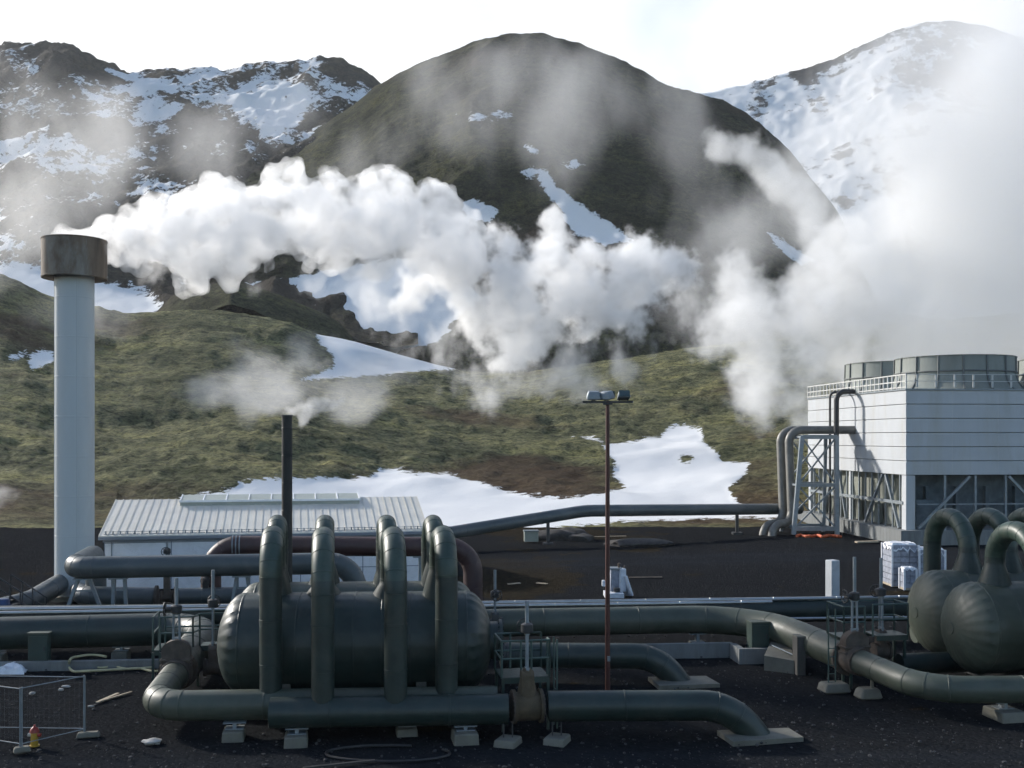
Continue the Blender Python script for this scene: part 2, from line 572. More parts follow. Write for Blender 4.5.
MOSS = terrain_mat('moss slope', (0.250, 0.240, 0.128), (0.140, 0.138, 0.074), (0.032, 0.036, 0.024), (0.080, 0.052, 0.036), -0.06,
                   clump=0.75, bumpd=1.1, streak=(0.7, 1.0, 1.4), namp=0.85, nscale=1.0, edge=0.06)
grid_mesh('hillside', Xt, DD, Zt, {'snow': snow, 'soil': soil}, MOSS)

# lava outcrop behind the slope's crest --------------------------------
pxo = np.arange(100, 400, 2.0)
cro = interp_smooth(pxo, [100, 140, 158, 172, 190, 212, 230, 243, 258, 275, 300, 322, 340, 353, 362, 400],
                    [365, 328, 311, 297, 291, 286, 280, 284, 288, 294, 305, 314, 323, 338, 358, 400], 5)
Do = np.linspace(244, 284, 60)
PX, DD = np.meshgrid(pxo, Do)
zc = CAMZ + (HY - cro) / F * 268
s = np.clip((DD - 244) / 24, 0, 1)
Zt = zc[None, :] - 9 * (1 - np.sin(s * PI / 2)) - np.clip(DD - 268, 0, 99) * 0.9
Xt = (PX - HX) / F * DD
Zt += fbm(Xt, DD, 7, 4, 33, 0.5, True) * 0.6
px_, py_ = project(Xt, DD, Zt)
LAVA = terrain_mat('lava outcrop', (0.10, 0.10, 0.05), (0.060, 0.060, 0.034), (0.024, 0.023, 0.017), (0.05, 0.04, 0.028), 0.0, clump=0.5, bumpd=1.0)
grid_mesh('lava_outcrop_hill', Xt, DD, Zt, {'snow': np.full(Xt.shape, -1.0), 'soil': np.zeros(Xt.shape)}, LAVA)

def far_hill(name, pxr, step, xs, crest, xb, base, D0, D1, rows, shape, noises, snowf, soilf, mat, backdrop=0.5, damp_polys=None):
    px = np.arange(pxr[0], pxr[1], step)
    cr = interp_smooth(px, xs, crest, 7)
    ba = interp_smooth(px, xb, base, 9)
    Dr = np.concatenate([np.linspace(D0, D1, rows), np.linspace(D1 + 4, D1 + 60, 8)])
    PX, DD = np.meshgrid(px, Dr)
    s = np.clip((DD - D0) / (D1 - D0), 0, 1)
    zb = CAMZ + (HY - ba) / F * D0
    zc = CAMZ + (HY - cr) / F * D1
    Zt = zb[None, :] + (zc - zb)[None, :] * shape(s) - np.clip(DD - D1, 0, 1e9) * backdrop
    Xt = (PX - HX) / F * DD
    for sc, amp, octv, seed, rg in noises:
        damp = 1.0
        if sc < 50 and damp_polys:
            px_, py_ = project(Xt, DD, Zt)
            damp = 1 - 0.85 * smooth(-0.6, 0.5, snow_attr(px_, py_, damp_polys, (), 14.0))
        damp = damp * (0.25 + 0.75 * smooth(0.0, 0.22, s))
        fade = 1 - (0.72 if sc > 20 else 0.05) * smooth(0.86, 1.0, s)
        Zt = Zt + fbm(Xt, DD, sc, octv, seed, 0.58, rg) * amp * fade * damp
    px_, py_ = project(Xt, DD, Zt)
    return grid_mesh(name, Xt, DD, Zt, {'snow': snowf(px_, py_, Xt, DD, Zt), 'soil': soilf(px_, py_, Xt, DD)}, mat)

# left snowy ridge ------------------------------------------------------
LB = [[(-40, 132), (0, 134), (45, 138), (60, 152), (100, 158), (150, 158), (186, 186), (182, 196), (140, 206), (110, 192), (60, 176), (0, 160), (-40, 158)],
      [(-40, 95), (0, 98), (60, 105), (122, 104), (112, 118), (60, 121), (0, 116), (-40, 112)],
      [(120, 78), (150, 76), (200, 72), (250, 66), (300, 62), (330, 90), (290, 142), (268, 144), (230, 130), (190, 112), (150, 104)],
      [(-40, 214), (0, 214), (12, 219), (10, 228), (0, 234), (-40, 236)],
      [(345, 88), (360, 88), (370, 95), (350, 96)]]
S3 = [(-60, 240), (0, 261), (30, 264), (50, 268), (100, 280), (150, 292), (165, 312), (125, 322), (100, 318), (50, 310), (22, 296), (0, 285), (-60, 262)]
def left_snow(px, py, Xt, DD, Zt):
    a = snow_attr(px, py, LB, (), 26.0)
    b = snow_attr(px, py, [S3], (), 14.0)
    up = smooth(150, 80, py) * 0.55
    n = fbm(Xt * 1.0, DD * 0.8, 22, 5, 71, 0.6) * 1.5
    return np.maximum(np.clip(a * 0.62 - 0.24 + up * 0.42 + n * 2.3, -1, 1), b)
ROCKY = terrain_mat('snowy rock ridge', (0.085, 0.078, 0.052), (0.050, 0.045, 0.033), (0.020, 0.018, 0.016), (0.06, 0.05, 0.04), 0.0,
                    clump=0.30, bumpd=2.2, namp=1.7, nscale=0.30, edge=0.12)
far_hill('snowy_ridge', (-260, 420), 3.0, [-260, -100, 0, 50, 72, 85, 105, 132, 160, 200, 235, 262, 300, 325, 350, 370, 383, 400, 420],
         [70, 52, 49, 46, 50, 58, 66, 75, 73, 71, 69, 64, 60, 57, 62, 72, 84, 105, 125],
         [-260, 420], [345, 345], 262, 620, 150, lambda s: 0.25 * s + 0.75 * s ** 1.25,
         [(120, 16, 3, 41, False), (45, 15, 5, 42, True), (15, 7.0, 5, 43, True), (5, 1.8, 4, 44, True)], left_snow,
         lambda px, py, x, d: np.zeros(px.shape), ROCKY, damp_polys=[S3])

# dark dome --------------------------------------------------------------
S6 = [[(532, 168), (548, 172), (556, 186), (574, 200), (606, 221), (634, 240), (604, 246), (572, 232), (560, 210), (546, 192)],
      [(460, 200), (480, 201), (499, 211), (488, 222), (468, 220)], [(524, 144), (530, 146), (537, 152), (530, 152)],
      [(562, 163), (575, 161), (584, 166), (574, 170)], [(520, 172), (534, 168), (548, 171), (530, 178)],
      [(768, 232), (790, 244), (818, 262), (800, 264), (776, 246)],
      [(240, 285), (300, 276), (350, 266), (400, 258), (450, 256), (480, 300), (452, 322), (440, 340), (400, 352), (380, 356), (345, 356), (300, 340), (270, 320), (240, 310)],
      [(404, 336), (440, 322), (452, 332), (430, 340)]]
def dome_snow(px, py, Xt, DD, Zt):
    a = snow_attr(px, py, S6, (), 12.0)
    n = fbm(Xt, DD, 12, 4, 55) * 1.2 - 1.0 + 0.95 * np.exp(-(((px - 480) / 60) ** 2 + ((py - 115) / 12) ** 2))
    return np.clip(np.maximum(a, n), -1, 1)
DOME = terrain_mat('dark moss dome', (0.084, 0.086, 0.042), (0.044, 0.047, 0.025), (0.017, 0.016, 0.012), (0.065, 0.048, 0.034), -0.03,
                   clump=0.42, bumpd=2.4, namp=0.75, nscale=0.30, edge=0.08)
far_hill('dome_hill', (120, 1060), 3.0,
         [120, 160, 200, 250, 300, 345, 372, 383, 409, 448, 483, 514, 545, 580, 592, 623, 643, 662, 702, 720, 741, 760, 772, 792, 811, 831, 839, 850, 862, 880, 960, 1060],
         [228, 206, 186, 158, 138, 112, 90, 82, 69, 52, 39, 34, 36, 44, 50, 63, 73, 87, 99, 105, 115, 128, 137, 156, 180, 203, 214, 236, 274, 312, 330, 345],
         [120, 330, 500, 620, 700, 1060], [372, 388, 392, 384, 372, 350], 258, 500, 170, lambda s: 0.9 * np.sin(s * PI / 2 * 0.92) / math.sin(PI / 2 * 0.92) * 0.35 + 0.685 * s,
         [(110, 12, 3, 51, False), (32, 8, 5, 52, True), (10, 1.7, 5, 53, True)], dome_snow,
         lambda px, py, x, d: 0.06 * np.exp(-((py - 300) / 60) ** 2), DOME, damp_polys=S6[:1] + S6[-2:])

# far snow mountain --------------------------------------------------------
def mt_snow(px, py, Xt, DD, Zt):
    n = fbm(Xt * 0.6, DD * 1.6, 40, 6, 66, 0.62)
    n2 = fbm(Xt * 2.4, Zt * 0.5, 40, 4, 67, 0.6)
    rock = smooth(150, 60, py) * 0.75 + 0.5 * np.exp(-(((px - 905) / 18) ** 2 + ((py - 180) / 60) ** 2))
    return np.clip(0.66 - rock * 1.15 + n * 2.0 + n2 * 1.2, -1, 1)
MOUNT = terrain_mat('snow mountain', (0.10, 0.09, 0.075), (0.065, 0.06, 0.052), (0.035, 0.032, 0.03), (0.08, 0.07, 0.06), 0.0,
                    clump=0.10, bumpd=1.5, namp=1.0, nscale=0.10, edge=0.14)
far_hill('snow_mountain', (560, 1360), 3.0, [560, 640, 690, 720, 745, 765, 800, 830, 850, 880, 905, 930, 950, 985, 1024, 1100, 1360],
         [110, 100, 94, 91, 84, 79, 69, 60, 51, 38, 28, 23, 21, 26, 40, 60, 120], [560, 1360], [330, 330], 640, 980, 130,
         lambda s: 0.35 * s + 0.65 * s ** 1.3,
         [(160, 14, 3, 61, False), (70, 9, 4, 62, True), (18, 4.0, 5, 63, True)], mt_snow,
         lambda px, py, x, d: np.zeros(px.shape), MOUNT)

# ground sheet -----------------------------------------------------------
def ground_mat():
    m, nt = nodes_of('dark gravel')
    L = nt.links.new
    out = N(nt, 'ShaderNodeOutputMaterial')
    b = N(nt, 'ShaderNodeBsdfPrincipled', Roughness=0.92)
    b.inputs['Specular IOR Level'].default_value = 0.05
    b.inputs['Specular IOR Level'].default_value = 0.0
    L(b.outputs[0], out.inputs[0])
    geo = N(nt, 'ShaderNodeNewGeometry')
    def noise(sc, det=6.0, rough=0.6, vec=None):
        n = N(nt, 'ShaderNodeTexNoise', Scale=sc, Detail=det, Roughness=rough)
        L(vec or geo.outputs['Position'], n.inputs['Vector'])
        return n
    n1, n2 = noise(0.22, 7, 0.62), noise(3.0, 6, 0.7)
    vo = N(nt, 'ShaderNodeTexVoronoi', Scale=9.0)
    L(geo.outputs['Position'], vo.inputs['Vector'])
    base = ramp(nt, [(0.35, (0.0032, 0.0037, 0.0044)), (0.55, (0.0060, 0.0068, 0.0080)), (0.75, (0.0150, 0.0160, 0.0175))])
    s = N(nt, 'ShaderNodeMath', operation='MULTIPLY_ADD')
    L(n2.outputs[0], s.inputs[0]); s.inputs[1].default_value = 0.5
    s2 = N(nt, 'ShaderNodeMath', operation='MULTIPLY_ADD')
    L(n1.outputs[0], s2.inputs[0]); s2.inputs[1].default_value = 0.5
    L(s2.outputs[0], s.inputs[2])
    L(s.outputs[0], base.inputs[0])
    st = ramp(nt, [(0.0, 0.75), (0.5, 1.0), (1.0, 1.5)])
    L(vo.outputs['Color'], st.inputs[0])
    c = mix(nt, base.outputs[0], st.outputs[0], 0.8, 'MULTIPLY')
    at = N(nt, 'ShaderNodeAttribute', attribute_name='soil')
    so = N(nt, 'ShaderNodeMath', operation='MULTIPLY_ADD')
    L(n1.outputs[0], so.inputs[0]); so.inputs[1].default_value = 1.7
    L(at.outputs['Fac'], so.inputs[2])
    sr = ramp(nt, [(0.98, 0.0), (1.36, 0.85)])
    L(so.outputs[0], sr.inputs[0])
    soilc = ramp(nt, [(0.35, (0.011, 0.010, 0.008)), (0.65, (0.040, 0.032, 0.020))])
    L(n2.outputs[0], soilc.inputs[0])
    c = mix(nt, c, soilc.outputs[0], sr.outputs[0])
    la = N(nt, 'ShaderNodeAttribute', attribute_name='lane')
    lm = N(nt, 'ShaderNodeMath', operation='MULTIPLY')
    L(la.outputs['Fac'], lm.inputs[0]); L(n1.outputs[0], lm.inputs[1])
    c = mix(nt, c, (0.022, 0.026, 0.032), lm.outputs[0])
    L(c, b.inputs['Base Color'])
    bp = N(nt, 'ShaderNodeBump', Strength=0.8, Distance=0.06)
    hb = N(nt, 'ShaderNodeMath', operation='MULTIPLY_ADD')
    L(vo.outputs['Distance'], hb.inputs[0]); hb.inputs[1].default_value = -0.5
    L(n2.outputs[0], hb.inputs[2])
    L(hb.outputs[0], bp.inputs['Height'])
    L(bp.outputs[0], b.inputs['Normal'])
    return m

gx = np.concatenate([[-900, -600, -250, -120], np.arange(-70, 80.01, 0.6), [130, 260, 600, 900]])
gy = np.concatenate([[-150, -60, 0, 12], np.arange(20, 130.01, 0.6), [140, 160, 190]])
Xg, Yg = np.meshgrid(gx, gy)
near = smooth(-100, -70, Xg) * smooth(110, 80, Xg) * smooth(12, 22, Yg) * smooth(140, 125, Yg)
Zg = near * (fbm(Xg, Yg, 9, 3, 5) * 0.12 + fbm(Xg, Yg, 1.7, 3, 6) * 0.10) - 0.02
Zg = np.where(Yg > 135, -6.0, Zg)
pxg = HX + F * Xg / np.maximum(Yg, 5)
pyg = HY + F * CAMZ / np.maximum(Yg, 5)
soil = 0.60 * np.exp(-(((pxg - 510) / 65) ** 2 + ((pyg - 578) / 22) ** 2)) + 0.62 * np.exp(-(((pxg - 545) / 75) ** 2 + ((pyg - 532) / 8) ** 2))
soil += 0.12 * np.exp(-(((pxg - 20) / 70) ** 2 + ((pyg - 585) / 10) ** 2)) + 0.28 * np.exp(-(((pxg - 640) / 60) ** 2 + ((pyg - 548) / 8) ** 2))
soil += 0.30 * np.exp(-(((pxg - 905) / 40) ** 2 + ((pyg - 592) / 6) ** 2)) - 0.12
# wheel-worn gravel lane behind the pipes and ruts in front of them
yl = 70 + 0.10 * Xg + 2.5 * np.sin(Xg * .06)
lane = 0.55 * np.exp(-((Yg - yl) / 4.5) ** 2) * smooth(-8, 2, Xg)
for o in (-1.1, 1.1):
    lane += 0.7 * np.exp(-((Yg - yl - o * 1.6) / 0.55) ** 2) * smooth(-8, 2, Xg)
    lane += 0.6 * np.exp(-((Yg - 26.6 - o * .9 - .03 * Xg) / 0.45) ** 2)
lane += 0.25 * np.exp(-((Yg - 26.6) / 1.6) ** 2)
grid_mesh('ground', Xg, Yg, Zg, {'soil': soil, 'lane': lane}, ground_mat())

# ================================================================== built things
YAW = R(9.5)
EX = Vector((math.cos(YAW), math.sin(YAW), 0))       # along the plant's pipes
EY = Vector((-math.sin(YAW), math.cos(YAW), 0))      # away from the camera
UZ = Vector((0, 0, 1))

# ------------------------------------------------------------------ stacks
def chimney():
    D = 55.0
    x = X(74.5, D)
    r = 37.0 / F * D / 2
    ztop = Z(240, D)
    zcap = Z(279, D)
    t = thing('chimney', (x, D, 0), 'tall pale grey steel chimney with a wide rust-stained cap, steam pouring off its top', 'chimney')
    a = MB()
    a.rings([(x, D, -0.1), (x, D, zcap + 0.3)], [r, r], 56)
    z = 1.2
    while z < zcap:
        a.rings([(x, D, z - .05), (x, D, z - .03), (x, D, z + .03), (x, D, z + .05)], [r - .01, r + .008, r + .008, r - .01], 56, False)
        z += 2.05
    for k in range(4):                      # vertical lap seams
        an = 2 * PI * k / 4 + 0.5
        a.bar((x + r * math.cos(an), D + r * math.sin(an), 0.1), (x + r * math.cos(an), D + r * math.sin(an), zcap), 0.03)
    part('shaft', a, CHIMNEY, t)
    rc = 61.5 / F * D / 2
    b = MB()
    prof = [(r + .02, zcap + .12), (rc - .12, zcap + .02), (rc, zcap), (rc + .02, zcap + .06), (rc, zcap + .08), (rc, ztop - .08), (rc + .02, ztop - .06), (rc + .02, ztop), (rc - .06, ztop), (rc - .06, zcap + .6), (0.02, zcap + .6)]
    b.rings([(x, D, q[1]) for q in prof], [q[0] for q in prof], 64, False)
    # parallel transport cannot follow flat rings: build as a lathe instead
    b = MB()
    n = 64
    vs, fs = [], []
    for rr_, zz in prof:
        for k in range(n):
            vs.append((x + rr_ * math.cos(2 * PI * k / n), D + rr_ * math.sin(2 * PI * k / n), zz))
    for i in range(len(prof) - 1):
        for k in range(n):
            j = (k + 1) % n
            fs.append((i * n + k, i * n + j, (i + 1) * n + j, (i + 1) * n + k))
    b.add(vs, fs)
    part('cap', b, CAPM, t, angle=30)
    c = MB()
    c.disc((x, D, 0.06), UZ, r + 0.35, 0.3, 40)
    part('base', c, CONC, t)
chimney()

def stack():
    D = 42.5
    x = X(287, D)
    r = 10.4 / F * D / 2
    t = thing('vent_stack', (x, D, 0), 'thin black vent stack standing behind the left pressure vessels, puffing steam', 'vent stack')
    a = MB()
    zt = Z(415, D)
    a.rings([(x, D, 0), (x, D, zt)], [r, r], 24, False)
    a.rings([(x, D, zt), (x, D, zt - 1)], [r - .02, r - .02], 24, False)
    z = 1.0
    while z < zt - .4:
        a.rings([(x, D, z - .03), (x, D, z), (x, D, z + .03)], [r - .005, r + .012, r - .005], 24, False)
        z += 1.1
    part('pipe', a, BLACKSTACK, t)
    b = MB()
    b.rings([(x, D, zt - .06), (x, D, zt)], [r + .025, r + .025], 24, False)
    b.rings([(x, D, zt), (x, D, zt + .004)], [r + .025, r - .03], 24, False)
    part('rim', b, DARKSTEEL, t)
    c = MB(); c.disc((x, D, .05), UZ, .45, .14, 20)
    part('base_plate', c, CONC, t)
stack()

# ------------------------------------------------------------------ pipes on the ground
def add_support(mb_block, mb_saddle, p, zc, r, ax=EX, w=0.75, h=0.42):
    """concrete block with a steel saddle under a pipe whose centre is at height zc"""
    yaw = math.atan2(ax.y, ax.x)
    mb_block.box((p.x, p.y - .12, h / 2 - .05), (w, w * 1.25, h + .1), yaw, 0.94, bevel=0.03)
    top = zc - r
    side = Vector((-ax.y, ax.x, 0))
    base = Vector((p.x, p.y, h))
    mb_saddle.box(base + UZ * 0.01, (0.5, 0.4, 0.02), yaw)
    mb_saddle.box(base + UZ * ((top - h) / 2), (0.10, 0.30, max(0.05, top - h - .02)), yaw)
    mb_saddle.box((p.x, p.y, top - 0.0), (0.62, 0.36, 0.025), yaw)
    return

def pipe_support(p, zc, r, label, ax=EX, w=0.60, h=0.25, group='concrete pipe supports'):
    t = thing('pipe_support', (p.x, p.y, 0), label, 'pipe support', group)
    a, b = MB(), MB()
    add_support(a, b, p, zc, r, ax, w, h)
    part('block', a, CONC, t)
    part('saddle', b, STEEL, t)
    return t

RB = 0.42
ZA = 0.84
# near-right discharge line that dives into the ground
def dive_pipe(start, cornerpx, cornery, D, zc, r, padpts, label, padlabel, seam=3.2):
    c = P(cornerpx, cornery, D); c.z = zc
    s = start.copy()
    d = (c - s).normalized()
    e = c + d * 0.0 + Vector((0, 0, -1.4))
    mb = MB()
    pts = [s, c + d * 0.55, c + d * 1.62 + Vector((0, 0, -1.5))]
    pipe(mb, pts, r, 1.75, 32, seam)
    t = thing('steam_pipe', (c.x, c.y, 0), label, 'pipe')
    part('cladding', mb, GREEN, t)
    pm = MB()
    q = [G(*pp, z=0.08) for pp in padpts]
    top = [Vector((v.x, v.y, 0.09)) for v in q]
    bot = [Vector((v.x, v.y, -0.1)) for v in q]
    pm.add(bot + top, [(3, 2, 1, 0), (4, 5, 6, 7), (0, 1, 5, 4), (1, 2, 6, 5), (2, 3, 7, 6), (3, 0, 4, 7)])
    solo('concrete_pad', pm, CONC, padlabel, 'concrete pad', smooth=False)
    return t

s1 = P(548, 707.5, 29.5); s1.z = ZA
tA = dive_pipe(s1, 713, 705, 29.6, ZA, RB, [(733, 742), (803.5, 737.5), (788.5, 728), (717, 730.5)],
          'nearest dark green pipe, bending down into a concrete slab at bottom right',
          'pale concrete slab where the nearest green pipe enters the ground')
s2 = P(505, 658, 36.3); s2.z = 0.86
tB = dive_pipe(s2, 643, 657, 36.2, 0.86, 0.43, [(659, 686), (720, 684), (706, 676), (648, 677)],
          'dark green pipe behind the red lamp pole, bending down into its own concrete slab',
          'pale concrete slab by the foot of the pipe behind the lamp pole')
fm = MB()
fm.disc(s2 + Vector((0.05, 0, 0)), EX, 0.47, 0.10, 30); fm.disc(s2 + Vector((-.09, 0, 0)), EX, 0.47, 0.10, 30)
part('flange', fm, DARKSTEEL, tB)

# ------------------------------------------------------------------ pressure vessels with goosenecks
def dome_profile(r, L, hd):
    pts = []
    for k in range(13):
        a = PI / 2 * k / 12
        pts.append((-L / 2 - hd * math.cos(a), max(r * math.sin(a), 0.03)))
    for k in range(13):
        a = PI / 2 * (1 - k / 12)
        pts.append((L / 2 + hd * math.cos(a), max(r * math.sin(a), 0.03)))
    return pts

def vessel(center, ax, r, L, hd=0.75):
    """dished-end vessel clad in sheet gores"""
    mb = MB()
    ax = ax.normalized()
    side = Vector((-ax.y, ax.x, 0))
    n = 96
    prof = dome_profile(r, L, hd)
    vs, fs = [], []
    for i, (t, rr_) in enumerate(prof):
        domew = 1.0 if (i < 12 or i > 13) else 0.0
        for k in range(n):
            a = 2 * PI * k / n
            ph = (k % 4) / 4.0
            g = 1 + domew * 0.034 * (ph - 0.5) * min(1, rr_ / r + .1)
            p = center + ax * t + (side * math.cos(a) + UZ * math.sin(a)) * rr_ * g
            vs.append(p)
    for i in range(len(prof) - 1):
        for k in range(n):
            j = (k + 1) % n
            fs.append((i * n + j, i * n + k, (i + 1) * n + k, (i + 1) * n + j))
    fs.append(tuple(range(n)))
    m = (len(prof) - 1) * n
    fs.append(tuple(range(m + n - 1, m - 1, -1)))
    mb.add(vs, fs)
    # cladding laps round the barrel
    k = 8
    for q in range(k + 1):
        p = center + ax * (-L / 2 + L * q / k)
        mb.rings([p - ax * .04, p - ax * .02, p + ax * .02, p + ax * .04], [r - .01, r + .009, r + .009, r - .01], 64, False)
    for e in (-1, 1):
        p = center + ax * e * (L / 2 + hd)
        mb.rings([p - ax * e * .05, p + ax * e * 0.012], [0.22, 0.20], 24)
    return mb

def gooseneck(foot, land, ztop, r, zfoot, zland):
    """riser from a header up, over a half circle and down onto the vessel, with a flared foot"""
    mb = MB()
    f, l = Vector(foot), Vector(land)
    half = (Vector((l.x - f.x, l.y - f.y, 0))).length / 2
    zs = ztop - r - half
    d = Vector((l.x - f.x, l.y - f.y, 0)).normalized()
    pts = [Vector((f.x, f.y, zfoot)), Vector((f.x, f.y, zs))]
    c = Vector(((f.x + l.x) / 2, (f.y + l.y) / 2, zs))
    k = 24
    for i in range(1, k + 1):
        a = PI * i / k
        pts.append(c - d * half * math.cos(a) + UZ * half * math.sin(a))
    n1 = len(pts)
    zl = zland + 0.85
    if zl < zs - 0.05:
        pts.append(Vector((l.x, l.y, zl)))
    rad = [r] * len(pts)
    pts.append(Vector((l.x, l.y, min(zl, zs) - 0.12))); rad.append(r * 1.04)
    pts.append(Vector((l.x, l.y, zland + 0.05))); rad.append(r * 1.62)
    pts.append(Vector((l.x, l.y, zland - 0.5))); rad.append(r * 1.70)
    mb.rings(pts, rad, 30)
    def lap(a, t):
        mb.rings([a - t * .03, a - t * .018, a + t * .018, a + t * .03], [r - .01, r + .008, r + .008, r - .01], 30, False)
    for i in range(0, k + 1, 3):
        a = PI * i / k
        lap(c - d * half * math.cos(a) + UZ * half * math.sin(a), (d * math.sin(a) + UZ * math.cos(a)))
    z = zfoot + 1.0
    while z < zs - .3:
        lap(Vector((f.x, f.y, z)), UZ); z += 1.25
    return mb

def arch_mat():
    """cladding colour lightened above a fixed height, plain dark green below it"""
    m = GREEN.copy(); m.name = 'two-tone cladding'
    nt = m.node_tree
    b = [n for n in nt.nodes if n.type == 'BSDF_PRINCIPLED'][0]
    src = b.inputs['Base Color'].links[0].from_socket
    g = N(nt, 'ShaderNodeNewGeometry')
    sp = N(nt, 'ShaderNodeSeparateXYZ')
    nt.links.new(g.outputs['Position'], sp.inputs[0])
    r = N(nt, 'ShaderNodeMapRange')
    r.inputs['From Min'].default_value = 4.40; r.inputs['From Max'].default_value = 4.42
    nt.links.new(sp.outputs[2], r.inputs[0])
    c = mix(nt, src, (1.9, 1.8, 1.55), r.outputs[0], 'MULTIPLY')  # lighter, warmer tone above the height step
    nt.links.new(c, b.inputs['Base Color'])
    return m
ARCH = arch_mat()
def separator(center, ax, r, L, rows, label, front_y, ztop, zfoot, mat_v, mat_g, hd=0.75, nozzle=None, header=None, saddles=(-0.3, 0.3), hmat=None):
    t = thing('pressure_vessel', (center.x, center.y, 0), label, 'pressure vessel', 'pressure vessels with arched pipes')
    part('shell', vessel(center, ax, r, L, hd), mat_v, t, angle=25)
    for (foot, land) in rows:
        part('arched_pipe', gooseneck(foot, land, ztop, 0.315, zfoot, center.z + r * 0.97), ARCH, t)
    side = Vector((-ax.y, ax.x, 0))
    for q in saddles:
        a = MB()
        p = center + ax * (L * q)
        yaw = math.atan2(ax.y, ax.x)
        a.box((p.x, p.y, 0.15), (0.9, 2 * r * 0.9, 0.36), yaw, bevel=.03)
        a.box((p.x, p.y, (center.z - r) / 2 + 0.35), (0.30, 2 * r * 0.75, center.z - r + 0.35), yaw)
        part('saddle', a, CONC if center.y < 33 else DARKSTEEL, t)
    if nozzle:
        a = MB()
        p = center + ax * nozzle * (L / 2 + hd * 0.7)
        a.rings([p, p + ax * nozzle * 0.5], [.56, .56], 32)
        a.disc(p + ax * nozzle * 0.5, ax, .62, .10, 32)
        a.bolts(p + ax * nozzle * 0.5, ax, .57, 20, .03, .08)
        part('manway', a, GREEN, t)
    if header:
        part('header_pipe', header, hmat or mat_g, t)
    return t

axT = (P(480, 600, 32.1) - P(222, 600, 31.6)); axT.z = 0; axT.normalize()
c1 = P(356.5, 600, 31.9); c1.z = 2.17
risersF = [(270.8, 29.75), (322.8, 29.0), (395.6, 29.1), (446.5, 29.85)]
rowsF = []
for px, D in risersF:
    f = Vector((X(px, D), D, 0))
    ld = f + EY * (31.85 - D)
    rowsF.append((f, ld))
hdr = MB()
h0, h1 = Vector((X(270.5, 28.9), 28.9, ZA - 0.03)), Vector((X(508, 29.3), 29.3, ZA - 0.03))
pipe(hdr, [h0, h1], 0.415, 1, 32, 2.6)
separator(c1, axT, 1.49, 6.55, rowsF, 'front left dark green pressure vessel with four arched pipes rising before it',
          29.4, 5.76, 0.95, GREEN, GREEN, 0.80, nozzle=1, header=hdr, hmat=GREEN)
c2 = P(357, 600, 35.4); c2.z = 2.08
rowsR = []
for px in (277.5, 325, 386.5, 433):
    D = 37.4
    f = Vector((X(px, 36.4), 36.4, 0)) + EY * 1.1
    rowsR.append((f, f - EY * 2.2))
hdr2 = MB()
pipe(hdr2, [Vector((rowsR[0][0].x - .8, 37.5, .95)), Vector((rowsR[3][0].x + .8, 37.9, .95))], .40, 1, 24, 2.6)
separator(c2, axT, 1.42, 6.5, rowsR, 'rear left green pressure vessel, mostly hidden behind its twin with four arched pipes',
          37, 5.66, 0.95, PALEPIPE, PALEPIPE, 0.8, header=hdr2)
# right pair
r_ = 1.48
axR = Vector((math.cos(R(7)), math.sin(R(7)), 0))
f1 = P(953, 626, 34.6); f1.z = 2.10
cR1 = f1 + axR * 4.0
rowsRF = []
for k in range(4):
    l = cR1 + axR * (-2.55 + k * 1.75); l.z = 0
    rowsRF.append((l - EY * 2.2, l))
hdr3 = MB()
separator(cR1, axR, r_, 6.5, rowsRF, 'nearer right green pressure vessel with wrinkled dished end, cut off by the photo edge',
          0, 5.66, .9, PALEPIPE, PALEPIPE, 0.85)
f2 = P(915, 614, 37.7); f2.z = 2.10
cR2 = f2 + axR * 4.1
rowsRR = []
for k in range(4):
    l = cR2 + axR * (-2.10 + k * 1.55); l.z = 0
    rowsRR.append((l + EY * 2.3, l))
hdr4 = MB()
pipe(hdr4, [rowsRR[0][0] - axR * .7 + UZ * .95, rowsRR[3][0] + axR * .7 + UZ * .95], .40, 1, 24, 2.6)
separator(cR2, axR, r_, 6.5, rowsRR, 'farther right green pressure vessel, behind its twin and before the cooling tower',
          0, 5.72, .95, PALEPIPE, PALEPIPE, 0.85, header=hdr4)

# ------------------------------------------------------------------ long lines
def line(label, segs, r, rad, mat, n=28, seam=4.0, name='steam_pipe', cat='pipe', extra=None):
    mb = MB()
    pipe(mb, segs, r, rad, n, seam)
    return solo(name, mb, mat, label, cat)

def at(px, D, z):
    return Vector((X(px, D), D, z))

# left feed: along from the left, bends to the camera, through the valve, elbow, then along as back header
vL = at(173, 34.3, 0.98)                     # left valve centre
p0, p1 = at(-120, 38.6, 1.07), at(210, 40.2, 1.10)
elb = at(152, 29.5, ZA)
dv = (elb - p1).normalized()
vL = p1 + (elb - p1) * 0.65
t = thing('steam_pipe', (p1.x, p1.y, 0), 'thick dark green pipe along the lower left, turning forward at the left valve', 'pipe')
a = MB(); pipe(a, [p0, p1, vL - dv * 0.42], .60, 1.9, 32, 4.0); part('cladding', a, GREEN, t)
a = MB(); a.disc(vL - dv * .37, dv, .61, .10, 32); a.bolts(vL - dv * .37, dv, .56, 20); part('flange', a, RUST, t)
t = thing('steam_pipe', (elb.x, elb.y, 0), 'dark green pipe leaving the left valve, bending right under the arched pipes', 'pipe')
hb1 = at(497, 30.0, ZA + .02)
a = MB(); pipe(a, [vL + dv * 0.42, elb, hb1], .42, [0, 1.05, 0], 32, 3.0); part('cladding', a, PALEPIPE, t)
a = MB(); a.disc(vL + dv * .37, dv, .455, .08, 32); a.bolts(vL + dv * .37, dv, .42, 20); part('flange', a, RUST, t)

